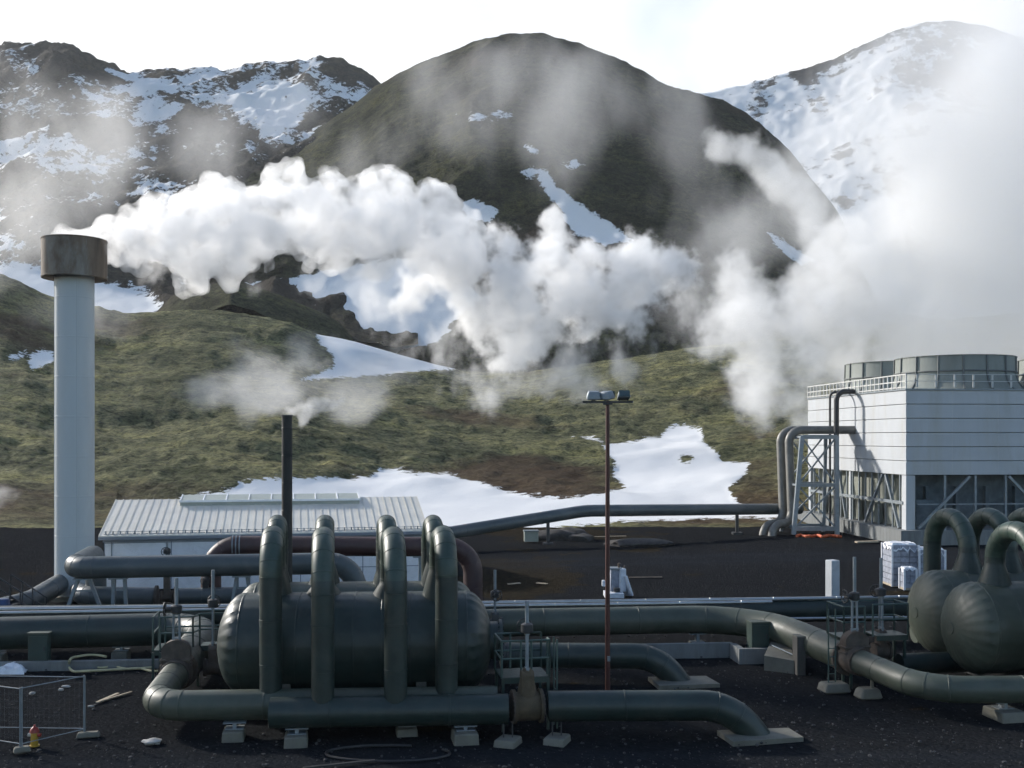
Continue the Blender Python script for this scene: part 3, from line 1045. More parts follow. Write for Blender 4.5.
# right feed: mirrors it
q0, q1, q2, q3 = at(300, 39.9, 1.2), at(757, 41.8, 1.2), at(926, 31.4, ZA), at(1180, 31.6, ZA)
dr = (q2 - q1).normalized()
vR = q1 + (q2 - q1) * 0.645
t = thing('steam_pipe', (q1.x, q1.y, 0), 'thick green pipe curving forward past the green cabinet to the right valve', 'pipe')
a = MB(); pipe(a, [q0, q1, vR - dr * 0.42], .53, [0, 3.4, 0], 32, 3.6); part('cladding', a, PALEPIPE, t)
a = MB(); a.disc(vR - dr * .37, dr, .62, .10, 32); a.bolts(vR - dr * .37, dr, .56, 20); part('flange', a, RUST, t)
t = thing('steam_pipe', (q2.x, q2.y, 0), 'green pipe running from the right valve across the front of the right vessels', 'pipe')
a = MB(); pipe(a, [vR + dr * .42, q2, q3], .40, [0, 1.6, 0], 32, 3.0); part('cladding', a, PALEPIPE, t)
a = MB(); a.disc(vR + dr * .37, dr, .455, .08, 32); a.bolts(vR + dr * .37, dr, .42, 20); part('flange', a, RUST, t)

line('dark green pipe crossing the whole yard behind all the nearer pipes, below the white pillar', [at(-150, 41.5, 1.2), at(1250, 44.8, 1.2)], .48, 1, GREEN, 28, 5.0)
line('thin silver pipe nearest the big green pipes, before the highlight tube', [at(-140, 40.0, 1.62), at(772, 42.8, 1.68)], .075, 1, SILVER, 14, 2.5)
line('thin silver tube drawn as the bright highlight along the top of the dark pipe', [at(-140, 40.6, 1.67), at(930, 43.9, 1.71)], .085, 1, SILVER, 14, 2.5)  # added tube, stands for the lit top of the dark pipe behind
line('thin silver pipe low on the right, in front of the dark pipe below the pillar', [at(745, 42.6, 1.02), at(935, 43.2, 1.0)], .06, 1, SILVER, 12, 2.5)
line('short green pipe end between the right valve platform and the right vessels', [at(899, 36.3, .55), at(1000, 37.0, .55)], .36, 1, GREEN, 24, 2)

# elevated line in front of the building
e0, e1, e2, e3, e4 = at(96, 52.0, 0.0), at(96, 52.0, 2.62), at(71.5, 47.0, 2.54), at(356, 48.6, 2.58), at(356, 48.6, 0.2)
t = thing('steam_pipe', (e2.x, e2.y, 0), 'raised grey-green pipe on trestles before the white building, bent back by the chimney', 'pipe')
a = MB(); pipe(a, [e0, e1, e2 + Vector((0, 0.0, 0)), e3, e4], .49, [0, .8, 1.0, 1.2, 0], 30, 3.4); part('cladding', a, GREYPIPE, t)
def trestle(px, D, zt, label, splay, across):
    c = at(px, D, 0)
    t = thing('pipe_trestle', (c.x, c.y, 0), label, 'pipe trestle', 'steel trestles under the raised pipe')
    d = EX if across else EY
    top = c + UZ * (zt - .49)
    for s in (-1, 1):
        a = MB(); a.bar(c + d * splay * s, top + d * 0.22 * s, .14); part('leg', a, STEEL, t)
    a = MB(); a.bar(c.lerp(top, .72) - d * splay * .5, c.lerp(top, .72) + d * splay * .5, .08); part('crossbar', a, STEEL, t)
    a = MB(); a.box(top - UZ * .03, (0.8, 0.8, .06), YAW); part('pipe_shoe', a, STEEL, t)
trestle(84, 47.4, 2.54, 'wide splayed steel trestle under the pipe bend beside the chimney', .95, True)
trestle(119.5, 47.5, 2.56, 'narrow steel trestle under the raised pipe, before the building corner', .32, True)
trestle(242, 48.2, 2.56, 'steel trestle under the raised pipe, left of the left vessels', .55, True)

# brown pipe
b0, b1, b2, b3 = at(211, 52.2, 0.2), at(211, 52.2, Z(545.5, 52.2)), at(473, 53.6, Z(547, 53.6)), at(473, 53.6, 0.1)
t = thing('steam_pipe', (b1.x, b1.y, 0), 'brown primer-coated pipe arching along the front wall of the white building', 'pipe')
a = MB(); pipe(a, [b0, b1, b2, b3], .49, 1.35, 30, 5.0); part('cladding', a, BROWNPIPE, t)
a = MB()
for px in (233, 236.5, 240):
    c = at(px, 52.3, Z(545.6, 52.3))
    a.rings([c - EX * .03, c + EX * .03], [.515, .515], 30, False)
part('strap', a, STEEL, t)
for px, D in ((237, 52.35), (330, 52.9), (420, 53.4)):
    c = at(px, D, 0)
    zt = Z(545.8, D) - .5
    a = MB(); a.box(c + UZ * zt / 2, (.16, .16, zt), YAW); a.box(c + UZ * (zt - .04), (.7, .5, .08), YAW); part('post', a, STEEL, t)

# ground line left and right of the chimney, with small valves
t = thing('steam_pipe', (X(20, 50), 50, 0), 'grey pipe sloping up into the foot of the chimney from the left edge', 'pipe')
a = MB(); pipe(a, [at(-60, 46.5, .15), at(30, 50.2, .55), at(60, 54.2, .85)], .50, 2.5, 28, 2.5); part('cladding', a, GREYPIPE, t)
t = thing('steam_pipe', (X(120, 51.5), 51.5, 0), 'grey pipe low along the building front, with two rusty valves in it', 'pipe')
a = MB(); pipe(a, [at(79, 53.8, .5), at(84, 50.9, .72), at(155, 51.2, .62)], .46, .9, 26, 2.0); part('cladding', a, GREYPIPE, t)
a = MB(); pipe(a, [at(177, 51.3, .62), at(330, 52.0, .62)], .42, 1, 26, 2.0); part('cladding', a, GREYPIPE, t)
a = MB(); a.disc(at(156.5, 51.2, .62), EX, .56, .12); part('flange', a, RUST, t)
a = MB(); a.disc(at(176, 51.3, .62), EX, .52, .12); part('flange', a, RUST, t)

# far line to the cooling tower
t = thing('steam_pipe', (X(585, 84), 84, 0), 'long grey pipe far back, running past the snow patch to the cooling tower', 'pipe')
a = MB()
fp = [at(425, 77.5, Z(537, 77.5)), at(585, 84, Z(510.8, 84)), at(800, 95, Z(508.8, 95))]
pipe(a, fp, .48, 12, 24, 6.0); part('cladding', a, GREYPIPE, t)
for px in (548, 737):
    D = np.interp(px, [425, 585, 800], [77.5, 84, 95])
    zc = np.interp(px, [425, 585, 800], [fp[0].z, fp[1].z, fp[2].z])
    c = at(px, D, 0)
    b = MB(); b.box(c + UZ * (zc - .45) / 2, (.25, .25, zc - .45), 0); b.box(c + UZ * .05, (.8, .8, .2), 0)
    part('post', b, DARKSTEEL, t)

# ------------------------------------------------------------------ valves
def gate_valve(c, ax, label, w, body_r, hb, zstem, zgear, mat=RUST, thin=.34, flange_r=.46, gear_side=-1, wheel=True, bands=True, cat='valve', body_len=.62):
    """gate valve on a pipe axis: body, bolted flat bonnet, yoke, gearbox with handwheel, rising stem"""
    ax = Vector((ax.x, ax.y, 0)).normalized()
    side = Vector((-ax.y, ax.x, 0))
    yaw = math.atan2(ax.y, ax.x)
    t = thing('gate_valve', (c.x, c.y, 0), label, cat)
    a = MB()
    a.rings([c - ax * body_len / 2, c - ax * body_len * .3, c + ax * body_len * .3, c + ax * body_len / 2], [body_r, body_r * 1.05, body_r * 1.05, body_r], 28)
    # flat wedge-shaped bonnet with a rounded top
    zb0, zb1 = c.z - body_r * .2, c.z + hb
    prof = []
    rr = w / 2
    prof.append((-rr, zb0)); 
    for k in range(13):
        an = PI - PI * k / 12
        prof.append((rr * math.cos(an), zb1 - rr * .8 + rr * .8 * math.sin(an)))
    prof.append((rr, zb0))
    vs = []
    for e in (-1, 1):
        for q, z in prof:
            p = c + side * q + ax * e * thin / 2
            vs.append(Vector((p.x, p.y, z)))
    n = len(prof)
    fs = [tuple(range(n)), tuple(range(2 * n - 1, n - 1, -1))]
    for k in range(n):
        j = (k + 1) % n
        fs.append((j, k, n + k, n + j))
    a.add(vs, fs)
    part('body', a, mat, t, angle=35)
    b = MB()
    for zf in ((c.z + body_r * .55, c.z + body_r * .95) if bands else ()):
        p = Vector((c.x, c.y, zf))
        b.box(p, (thin + .12, w + .10, .06), yaw, bevel=.01)
        for k in range(7):
            for e in (-1, 1):
                b.rod(p + side * (w * (k / 6 - .5)) + ax * e * (thin / 2 + .03) - UZ * .06, p + side * (w * (k / 6 - .5)) + ax * e * (thin / 2 + .03) + UZ * .06, .022, 6)
    if bands:
        part('bonnet_flange', b, mat, t)
    for e in (-1, 1):
        b = MB()
        b.disc(c + ax * e * (body_len / 2), ax, flange_r, .07, 30)
        b.bolts(c + ax * e * (body_len / 2), ax, flange_r * .9, 18, .018, .055)
        part('flange', b, mat, t)
    y = MB()
    zt = zb1
    for e in (-1, 1):
        y.bar(Vector((c.x, c.y, zt - .1)) + side * .10 * e, Vector((c.x, c.y, zgear)) + side * .08 * e, .06)
    y.box(Vector((c.x, c.y, zt + .05)), (.10, .26, .05), yaw)
    y.box(Vector((c.x, c.y, zgear - .16)), (.10, .24, .05), yaw)
    part('yoke', y, STEEL, t)
    g = MB()
    gc = Vector((c.x, c.y, zgear))
    g.rings([gc - UZ * .14, gc - UZ * .1, gc + UZ * .1, gc + UZ * .14], [.12, .17, .17, .10], 16)
    g.rings([gc, gc + side * gear_side * .34], [.08, .08], 12)
    part('gearbox', g, DARKSTEEL, t)
    if wheel:
        h = MB()
        hc = gc + side * gear_side * .36
        ring = []
        for k in range(25):
            an = 2 * PI * k / 24
            ring.append(hc + (ax * math.cos(an) + UZ * math.sin(an)) * .21)
        h.rings(ring, [.02] * 25, 8, False)
        for k in range(4):
            an = PI * k / 4
            v = (ax * math.cos(an) + UZ * math.sin(an)) * .21
            h.rod(hc - v, hc + v, .012, 6)
        part('handwheel', h, DARKSTEEL, t)
    s = MB()
    s.rod(gc, Vector((c.x, c.y, zstem)), .055, 10)
    part('stem', s, STEEL, t)
    return t

gate_valve(vL, dv, 'rusty gate valve on the left elbow pipe, round-topped flat bonnet facing the camera', .86, .46, 1.05, Z(578, vL.y), Z(609, vL.y))
gate_valve(vR, dr, 'rusty gate valve on the pale diagonal pipe left of the right vessels', .86, .46, .95, Z(557, vR.y), Z(596, vR.y))
cV = Vector((X(527, 29.5), 29.5, ZA))
dC = (s1 - h1); dC.z = 0; dC.normalize()
tV = gate_valve(cV, dC, 'yellow-brown corroded gate valve with tall tapered bonnet on the nearest pipe', .40, .38, 1.0, Z(601, 29.5), Z(628, 29.5), mat=OCHRE, thin=.34, flange_r=.47, bands=False, body_len=.74, gear_side=1)
for e in (-1, 1):
    a = MB()
    c = cV + dC * e * .40
    a.disc(c, dC, .47, .05, 30); a.bolts(c, dC, .43, 20, .016, .05)
    part('bolted_ring', a, RUST, tV)
a = MB(); a.rings([cV + UZ * .30, cV + UZ * .55, cV + UZ * .98, cV + UZ * 1.06], [.28, .24, .15, .10], 20)
part('bonnet', a, OCHRE, tV)
# secondary valves standing behind the platforms
def small_valve(px, D, zc, zstem, zgear, label, w=.4, gear_side=1, mat=RUST, ax=EX, hb=.75):
    c = at(px, D, zc)
    gate_valve(c, ax, label, w, .24, hb, zstem, zgear, mat, .26, .30, gear_side, True, False, body_len=.5)
small_valve(213, 35.0, .75, Z(570, 35), Z(603, 35), 'slim rusty valve behind the left platform, between it and the left vessel end')
small_valve(881, 36.6, .95, Z(558, 36.6), Z(592, 36.6), 'slim rusty valve right of the larger one on the right platform')
small_valve(167, 51.3, .62, Z(541, 51.3), Z(551, 51.3), 'pale valve standing before the building wall, left of the brown pipe', .55, -1, hb=1.3)
small_valve(206, 51.6, .62, Z(566, 51.6), Z(580, 51.6), 'dark rusty valve under the bend of the brown pipe', .6, -1, DARKSTEEL, hb=.9)
small_valve(495, 40.2, 1.2, Z(570, 40.2), Z(594, 40.2), 'thin stemmed valve just right of the left vessels, before the gravel bank', .3, -1, DARKSTEEL, hb=.5)

# ------------------------------------------------------------------ valve platforms
RAILG = surface('green handrail paint', (.05, .085, .075), .2, .5, 0, 3)
def platform(corner, ax, w, d, zf, label, rails, ladder=None, rail_h=1.05, kick=True):
    ax = ax.normalized()
    side = Vector((-ax.y, ax.x, 0))
    t = thing('valve_platform', (corner.x, corner.y, 0), label, 'platform', 'steel valve platforms with handrails')
    yaw = math.atan2(ax.y, ax.x)
    c0 = Vector((corner.x, corner.y, 0))
    def pt(u, v, z): return c0 + ax * u + side * v + UZ * z
    a = MB()
    for u0, u1, v0, v1 in rails['deck']:
        cc = (pt(u0, v0, zf) + pt(u1, v1, zf)) / 2
        a.box(cc, (u1 - u0, v1 - v0, .04), yaw)
        for e in (v0, v1):
            a.box((pt(u0, e, zf) + pt(u1, e, zf)) / 2 - UZ * .07, (u1 - u0, .05, .16), yaw)
    part('deck', a, GREENB, t, smooth=False)
    for (u, v) in rails['legs']:
        b = MB(); b.box(pt(u, v, zf / 2 - .1), (.08, .08, zf + .1), yaw); part('leg', b, GREENB, t)
    b = MB()
    for seg in rails['rail']:
        pts = [pt(u, v, zf) for u, v in seg]
        for z in (rail_h, rail_h * .52):
            for i in range(len(pts) - 1):
                b.rod(pts[i] + UZ * z, pts[i + 1] + UZ * z, .03, 8)
        for p in pts:
            b.rod(p, p + UZ * rail_h, .032, 8)
    part('handrail', b, RAILG, t)
    if ladder:
        u, v, lw, du = ladder
        l = MB()
        for e in (0, 1):
            l.rod(pt(u + e * lw * (1 - du), v + e * lw * du, 0.0), pt(u + e * lw * (1 - du), v + e * lw * du, zf + rail_h), .024, 8)
        k = int(zf / .28)
        for i in range(k):
            z = .25 + i * .28
            l.rod(pt(u, v, z), pt(u + lw * (1 - du), v + lw * du, z), .016, 6)
        part('ladder', l, RAILG, t)
    return t
# centre platform round the corroded valve
cp = at(502, 29.95, 0)
W = X(551, 29.9) - X(502, 29.9)
zf = Z(677, 30.2)
platform(cp, dC, W, 1.3, zf, 'small green railed platform behind the corroded valve, ladder on its right side',
         {'deck': [(0, W, 0.05, 1.25)], 'legs': [(0.04, .06), (W - .04, .06), (.04, 1.2), (W - .04, 1.2)],
          'rail': [[(0, 1.25), (0, .05), (W * .62, .05)], [(W * .4, .05), (W, .05)], [(0, 1.25), (W, 1.25)], [(W * .33, 1.25), (W, 1.25)], [(W, .05), (W, .35)]]},
         ladder=(W + .22, .05, .42, 1), rail_h=1.05)
# left platform
lp = at(153, 34.4, 0)
W = X(254, 34.4) - X(153, 34.4)
zf = Z(651, 34.4)
platform(lp, EX, W, 1.0, zf, 'green railed platform left of the left vessels, round the round-topped valve',
         {'deck': [(1.0, W, .55, 1.2), (0, .2, 0, 1.2)], 'legs': [(0.0, 0), (0.22, .0), (1.3, .9), (W, .6), (W, 1.2)],
          'rail': [[(0, 0), (0, 1.2)], [(.22, .0), (1.25, .0)], [(1.25, .0), (1.40, .55)], [(1.40, .55), (W, .55)], [(0.2, 1.2), (W, 1.2)]]}, rail_h=1.08)
# right platform
rp = at(834, 35.3, 0) + EX * .35
W = X(907, 35.6) - X(833, 35.6)
zf = Z(638, 35.6)
platform(rp, EX, W, 1.0, zf, 'green railed platform with ladder round the valve on the pale diagonal pipe',
         {'deck': [(.0, .55, 0, 1.2), (1.35, W, 0.3, 1.2)], 'legs': [(0.25, 0), (0.02, .1), (W - .1, .35), (W, 1.2)],
          'rail': [[(0.0, .0), (.75, .0)], [(0, 0), (0, 1.2)], [(1.2, .3), (W, .3)], [(0, 1.2), (W, 1.2)], [(W, .3), (W, 1.2)]]},
         ladder=(-.72, -.35, .30, .12), rail_h=1.08)
a = MB(); a.box((X(834, 34.9), 34.9, .1), (.9, .7, .3), YAW, .9, bevel=.05)
solo('footing', a, CONC, 'rough pale concrete footing under the ladder of the right platform', 'footing')
a = MB(); a.box((X(868, 34.0), 34.0, .12), (.75, .6, .34), YAW, .85, bevel=.06)
a.box((X(872, 34.0), 34.0, .35), (.08, .08, .45), YAW)
solo('footing', a, CONC, 'low concrete footing below the pale pipe, right of the right ladder', 'footing')
for px, D, lab in ((508, 28.7, 'flat concrete footing left of the corroded valve, anchor rods standing in it'), (557, 28.9, 'flat concrete footing right of the corroded valve, anchor rods standing in it')):
    t = thing('footing', (X(px, D), D, 0), lab, 'footing')
    a = MB(); a.box((X(px, D), D, .06), (.6, .72, .24), -.35, .95, bevel=.03); part('block', a, CONC, t)
    for e in (-1, 1):
        a = MB()
        a.rod((X(px, D) + e * .12, D + .05, .15), (X(px, D) + e * .12, D + .05, .55), .022, 6)
        part('anchor_rod', a, DARKSTEEL, t)

# ------------------------------------------------------------------ supports under the pipes
pipe_support(at(235, 29.45, 0), ZA, .42, 'concrete pipe support under the left end of the nearest pipe, rusty patch on top')
pipe_support(at(297, 28.95, 0), ZA - .03, .415, 'concrete pipe support with a round bracket, second from the left under the nearest pipe', w=.64)
pipe_support(at(465, 29.2, 0), ZA - .03, .415, 'larger concrete pipe support left of the corroded valve', w=.70, h=.28)
pipe_support(at(407, 29.9, 0), ZA, .42, 'shadowed concrete pipe support in the middle under the nearest pipe', w=.6, h=.2)
pipe_support(at(1003, 31.6, 0), ZA, .40, 'broken-edged concrete pipe support below the right vessels', w=.85, h=.26)
pipe_support(at(697, 41.4, 0), 1.2, .53, 'bluish steel pipe support behind the concrete kerb, left of the green cabinet', w=.6, h=.35)
pipe_support(at(-2, 39.1, 0), 1.07, .60, 'pipe support under the lower left pipe at the photo edge', w=.6, h=.35)
pipe_support(at(122, 39.8, 0), 1.08, .60, 'bluish pipe support under the lower left pipe, above the looped hose', w=.6, h=.35)

# ------------------------------------------------------------------ white building
def building():
    A = at(104, 58.0, 0)
    B = at(424, 61.6, 0)
    ax = (B - A); Lw = ax.length; ax.normalize()
    dp = Vector((-ax.y, ax.x, 0))
    depth = 11.0
    zE = Z(536.5, 58.0)
    zR = zE + 1.62
    yaw = math.atan2(ax.y, ax.x)
    t = thing('pump_house', (A.x, A.y, 0), 'low white sheet-metal building with a ribbed pale roof behind the pipes', 'building')
    def pt(u, v, z): return A + ax * u + dp * v + UZ * z
    a = MB()
    zl = zE - .12
    vs = [pt(0, 0, -.1), pt(Lw, 0, -.1), pt(Lw, depth, -.1), pt(0, depth, -.1), pt(0, 0, zl), pt(Lw, 0, zl), pt(Lw, depth, zl), pt(0, depth, zl), pt(0, depth / 2, zR - .08), pt(Lw, depth / 2, zR - .08)]
    a.add(vs, [(0, 1, 5, 4), (2, 3, 7, 6), (3, 0, 4, 8, 7), (1, 2, 6, 9, 5), (4, 5, 9, 8), (6, 7, 8, 9)])
    part('wall', a, WHITEW, t, smooth=False)
    b = MB()
    z = .9
    while z < zl - .25:
        b.box(pt(Lw / 2, -.008, z), (Lw, .03, .035), yaw); z += .82
    for k in range(6):
        b.box(pt(.02 + (Lw - .04) * k / 5, -.006, zl / 2), (.04, .03, zl), yaw)
    part('panel_joint', b, surface('grey blue joints', (.16, .19, .24), .1, .6), t, smooth=False)
    # roof: two pitched sheets with standing ribs
    for sgn, nm in ((0, 'front'), (1, 'back')):
        r_m = MB()
        v0, v1 = (-.28, depth / 2) if sgn == 0 else (depth + .28, depth / 2)
        zz0 = zE - .02
        th = .07
        e0, e1 = -.25, Lw + .25
        vs = [pt(e0, v0, zz0), pt(e1, v0, zz0), pt(e1, v1, zR), pt(e0, v1, zR)]
        vs2 = [p + UZ * th for p in vs]
        r_m.add(vs + vs2, [(3, 2, 1, 0), (4, 5, 6, 7), (0, 1, 5, 4), (1, 2, 6, 5), (2, 3, 7, 6), (3, 0, 4, 7)] if sgn == 0 else [(0, 1, 2, 3), (7, 6, 5, 4), (4, 5, 1, 0), (5, 6, 2, 1), (6, 7, 3, 2), (7, 4, 0, 3)])
        k = 42
        for i in range(k + 1):
            u = e0 + .03 + (e1 - e0 - .06) * i / k
            p, q = pt(u, v0 + (.03 if sgn == 0 else -.03), zz0 + th + .035), pt(u, v1, zR + th + .035)
            r_m.bar(p, q, .03, .02)
        part('roof', r_m, ROOF, t, smooth=False)
    c = MB()
    c.box(pt(Lw / 2, -.30, zE - .09), (Lw + .5, .14, .16), yaw)
    c.box(pt(Lw / 2, -.06, zE - .26), (Lw + .1, .10, .12), yaw)
    part('gutter', c, surface('blue grey gutter', (.19, .215, .25), .1, .5), t, smooth=False)
    g = MB()
    for i in range(int(Lw / .38)):
        u = .1 + i * .38
        g.box(pt(u, -.05, zE + .19), (.06, .10, .20), yaw)
    for z in (.13, .25):
        g.box(pt(Lw / 2, -.05, zE + z), (Lw, .025, .025), yaw)
    part('snow_guard', g, STEEL, t, smooth=False)
    # ridge light along the front of the ridge
    u0, u1 = (X(180, 63) - X(120, 63)) * 1.0, (X(366, 65) - X(120, 63)) * .985
    s = MB()
    vv0, vv1 = depth / 2 - 1.15, depth / 2 + .5
    zb = zE + (zR - zE) * (vv0 + .2) / (depth / 2)
    zt0, zt1 = zb + .30, zR + .30
    vs = [pt(u0, vv0, zb - .1), pt(u1, vv0, zb - .1), pt(u1, vv1, zb - .1), pt(u0, vv1, zb - .1), pt(u0, vv0, zt0), pt(u1, vv0, zt0), pt(u1, vv1, zt1), pt(u0, vv1, zt1)]
    s.add(vs, [(3, 2, 1, 0), (4, 5, 6, 7), (0, 1, 5, 4), (1, 2, 6, 5), (2, 3, 7, 6), (3, 0, 4, 7)])
    sk = part('ridge_light', s, POLYC, t, smooth=False)
    f = MB()
    f.box(pt((u0 + u1) / 2, vv0 - .03, zt0 - .02), (u1 - u0 + .1, .06, .12), yaw)
    for i in range(9):
        u = u0 + (u1 - u0) * i / 8
        f.bar(pt(u, vv0 - .02, zt0 + .02), pt(u, vv1, zt1 + .02), .06, .05)
    part('frame', f, WHITEW, sk, smooth=False)
    d = MB()
    d.box(pt(.4, -.05, zl / 2), (.05, .05, zl), yaw)
    d.rings([pt(Lw * .44, -.12, .0), pt(Lw * .44, -.12, zE - .1)], [.05, .05], 10)
    part('downpipe', d, STEEL, t)
building()

# ------------------------------------------------------------------ lamp mast
def lamp():
    D = 34.5
    x = X(607.6, D)
    zt = Z(402, D)
    t = thing('lamp_mast', (x, D, 0), 'tall thin rust-red pole carrying three floodlights on a crossbar', 'lamp mast')
    a = MB()
    a.rings([(x, D, 0), (x, D, zt)], [.085, .065], 14)
    a.rings([(x, D, 0), (x, D, .03)], [.25, .25], 14)
    part('pole', a, REDPOLE, t)
    b = MB()
    b.box((x, D, zt), (50 / F * D, .10, .07), 0)
    b.box((x, D, zt - .06), (.3, .22, .06), 0)
    part('crossbar', b, DARKSTEEL, t)
    def flood(cx, yaw, w, tilt):
        M = Matrix.Rotation(yaw, 3, 'Z') @ Matrix.Rotation(tilt, 3, 'X')
        c = Vector((cx, D, zt + .22))
        m = MB()
        m.box(c, (w, .36, .26), mat=M, taper=.8, bevel=.03)
        h = part('floodlight', m, STEEL, t)
        g = MB(); g.box(c + M @ Vector((0, -.19, -.0)), (w * .88, .012, .2), mat=M)
        part('glass', g, LAMPGLASS, h, smooth=False)
        k = MB(); k.bar(c + M @ Vector((-w * .35, 0, -.1)), Vector((cx - w * .35, D, zt)), .03); k.bar(c + M @ Vector((w * .35, 0, -.1)), Vector((cx + w * .35, D, zt)), .03)
        part('bracket', k, DARKSTEEL, h, smooth=False)
    flood(X(593.5, D), R(180), .46, R(-12))
    flood(X(606.5, D), R(140), .46, R(-12))
    flood(X(623.5, D), R(4), .40, R(-18))
    c = MB(); c.box((x + .03, D - .13, Z(658, D)), (.09, .06, .16), 0); c.rod((x + 13 / F * D * 1.9, D, zt - .02), (x + 13 / F * D * 1.9, D, zt + .03), .03)
    part('junction_box', c, STEEL, t, smooth=False)
lamp()

# ------------------------------------------------------------------ cooling tower
def tower():
    C0 = at(906, 82.8, 0)                  # near corner
    C1 = at(808, 103.5, 0)                 # far end of the left wall
    back = (C1 - C0); Ld = back.length; back.normalize()
    ax = Vector((back.y, -back.x, 0))
    Lf = 22.6
    yaw = math.atan2(ax.y, ax.x)
    z0, z1, z2 = 1.12, 5.37, 12.05
    t = thing('cooling_tower', (C0.x, C0.y, 0), 'big pale clad cooling tower with round fan stacks on its roof', 'cooling tower')
    def pt(u, v, z): return C0 + ax * u + back * v + UZ * z
    ctr = lambda z: pt(Lf / 2, Ld / 2, z)
    # concrete basin
    a = MB()
    a.box(ctr(z0 / 2 - .1), (Lf + 1.5, Ld + 1.5, z0 + .2), yaw)
    part('basin', a, CONCD, t, smooth=False)
    # clad upper body: lapped boards
    rows = 6
    for nm, mat in (('cladding', TOWERW),):
        m = MB()
        hgt = (z2 - z1) / rows
        for k in range(rows):
            zb = z1 + k * hgt
            m.box(ctr(zb + hgt / 2), (Lf, Ld, hgt - .10), yaw)
            m.box(ctr(zb + hgt - .05), (Lf - .12, Ld - .12, .102), yaw)
        part(nm, m, mat, t, smooth=False)
    # vertical panel joints on the cladding
    j = MB()
    for k in range(1, 6):
        j.box(pt(Lf * k / 6, -.004, (z1 + z2) / 2), (.02, .02, z2 - z1 - .12), yaw)
    part('panel_joint', j, surface('joint grey', (.56, .56, .55), .05, .7), t, smooth=False)
    # corner column and posts of the open bay
    def postmesh(u, v, w, d, mat=TOWERW):
        p = MB(); p.box(pt(u, v, (z0 + z1) / 2), (w, d, z1 - z0), yaw); return part('column', p, mat, t, smooth=False)
    postmesh(.38, .38, .74, .74)
    postmesh(.3, Ld - .3, .5, .5)
    postmesh(Lf - .3, .3, .5, .5)
    postmesh(.16, Ld * .52, .3, .34)
    # mullions and braces
    f = MB()
    zm = z0 + 1.98
    n = 16
    for k in range(1, n):
        f.box(pt(.14, Ld * k / n, (z0 + z1) / 2), (.12, .12, z1 - z0), yaw)
    f.box(pt(.05, Ld / 2, zm + .1), (.22, Ld - 1, .24), yaw)
    for va, vb in ((1.2, 3.6), (7.6, 4.2), (11.6, 13.2), (17, 14.6)):
        f.bar(pt(.02, va, z0 + .05), pt(.02, vb, z1 - .05), .2)
    part('louvre_frame', f, STEEL, t, smooth=False)
    f = MB()
    nf = 7
    for k in range(nf + 1):
        u = .8 + 2.42 + k * 2.5
        if u < Lf - .5:
            f.box(pt(u, .14, (z0 + z1) / 2), (.17, .17, z1 - z0), yaw)
    f.box(pt(Lf / 2 + .4, .10, zm), (Lf - 1.2, .10, .10), yaw)
    for ua, ub in ((1.0, 5.2), (12.4, 8.4), (13.0, 17.6)):
        f.bar(pt(ua, .0, z0 + .1), pt(ub, .0, z1 - .08), .2)
    part('louvre_frame', f, STEEL, t, smooth=False)
    # fill packs set back inside
    g = MB()
    g.box(pt(1.0, Ld / 2, (z0 + z1) / 2 + .05), (.1, Ld - 1.6, z1 - z0 - .1), yaw)
    for k in range(9):
        g.box(pt(.55 + .3 * (k % 2), 2.2 + k * 2.05, z0 + .9), (.5, 1.2, 1.6), yaw, .7)
    part('fill_sheet', g, INNER, t, smooth=False)
    g = MB()
    g.box(pt(Lf / 2, 2.4, (z0 + z1) / 2 + .05), (Lf - 2.4, .1, z1 - z0 - .1), yaw)
    for k in range(8):
        g.box(pt(2.6 + k * 2.5, 1.9, z0 + 1.7), (.35, .5, 3.2), yaw, .8)
    g.box(pt(1.9, 1.2, z0 + 1.15), (1.4, .9, 2.3), yaw)
    part('fill_sheet', g, INNER_SHADED, t, smooth=False)
    # roof deck and railing
    d = MB(); d.box(ctr(z2 + .06), (Lf + .16, Ld + .16, .12), yaw); part('roof_deck', d, STEEL, t, smooth=False)
    hr = 1.12
    rl = MB()
    for k in range(27):
        v = Ld * k / 26
        rl.box(pt(0, v, z2 + .12 + hr / 2), (.09, .10, hr), yaw)
    for z in (hr, hr * .52, .12):
        rl.box(pt(0, Ld / 2, z2 + .12 + z), (.06, Ld, .09), yaw)
    for k in range(15):
        u = .9 + (Lf - 1) * k / 14
        rl.box(pt(u, 0, z2 + .12 + hr * .30), (.15, .05, hr * .42), yaw)
        rl.box(pt(u, 0, z2 + .12 + hr * .80), (.15, .05, hr * .40), yaw)
    for z in (hr, hr * .52):
        rl.box(pt(Lf / 2, 0, z2 + .12 + z), (Lf, .05, .04), yaw)
    part('railing', rl, surface('pale railing paint', (.5, .5, .48), .1, .6), t, smooth=False)
    # fan stacks
    def fan(u, v, zt):
        c = pt(u, v, 0)
        m = MB()
        prof = [(5.5, z2 + .1), (5.2, z2 + .35), (4.9, z2 + .8), (4.74, z2 + 1.35), (4.70, zt - .05), (4.77, zt - .05), (4.77, zt), (4.6, zt), (4.55, z2 + 1.4), (4.7, z2 + .5)]
        nn = 72
        vs, fs = [], []
        for rr_, zz in prof:
            for k in range(nn):
                an = 2 * PI * k / nn
                vs.append((c.x + rr_ * math.cos(an), c.y + rr_ * math.sin(an), zz))
        for i in range(len(prof) - 1):
            for k in range(nn):
                q = (k + 1) % nn
                fs.append((i * nn + k, i * nn + q, (i + 1) * nn + q, (i + 1) * nn + k))
        m.add(vs, fs)
        fs_ = part('fan_stack', m, FANM, t, angle=30)
        b = MB()
        nr = 16
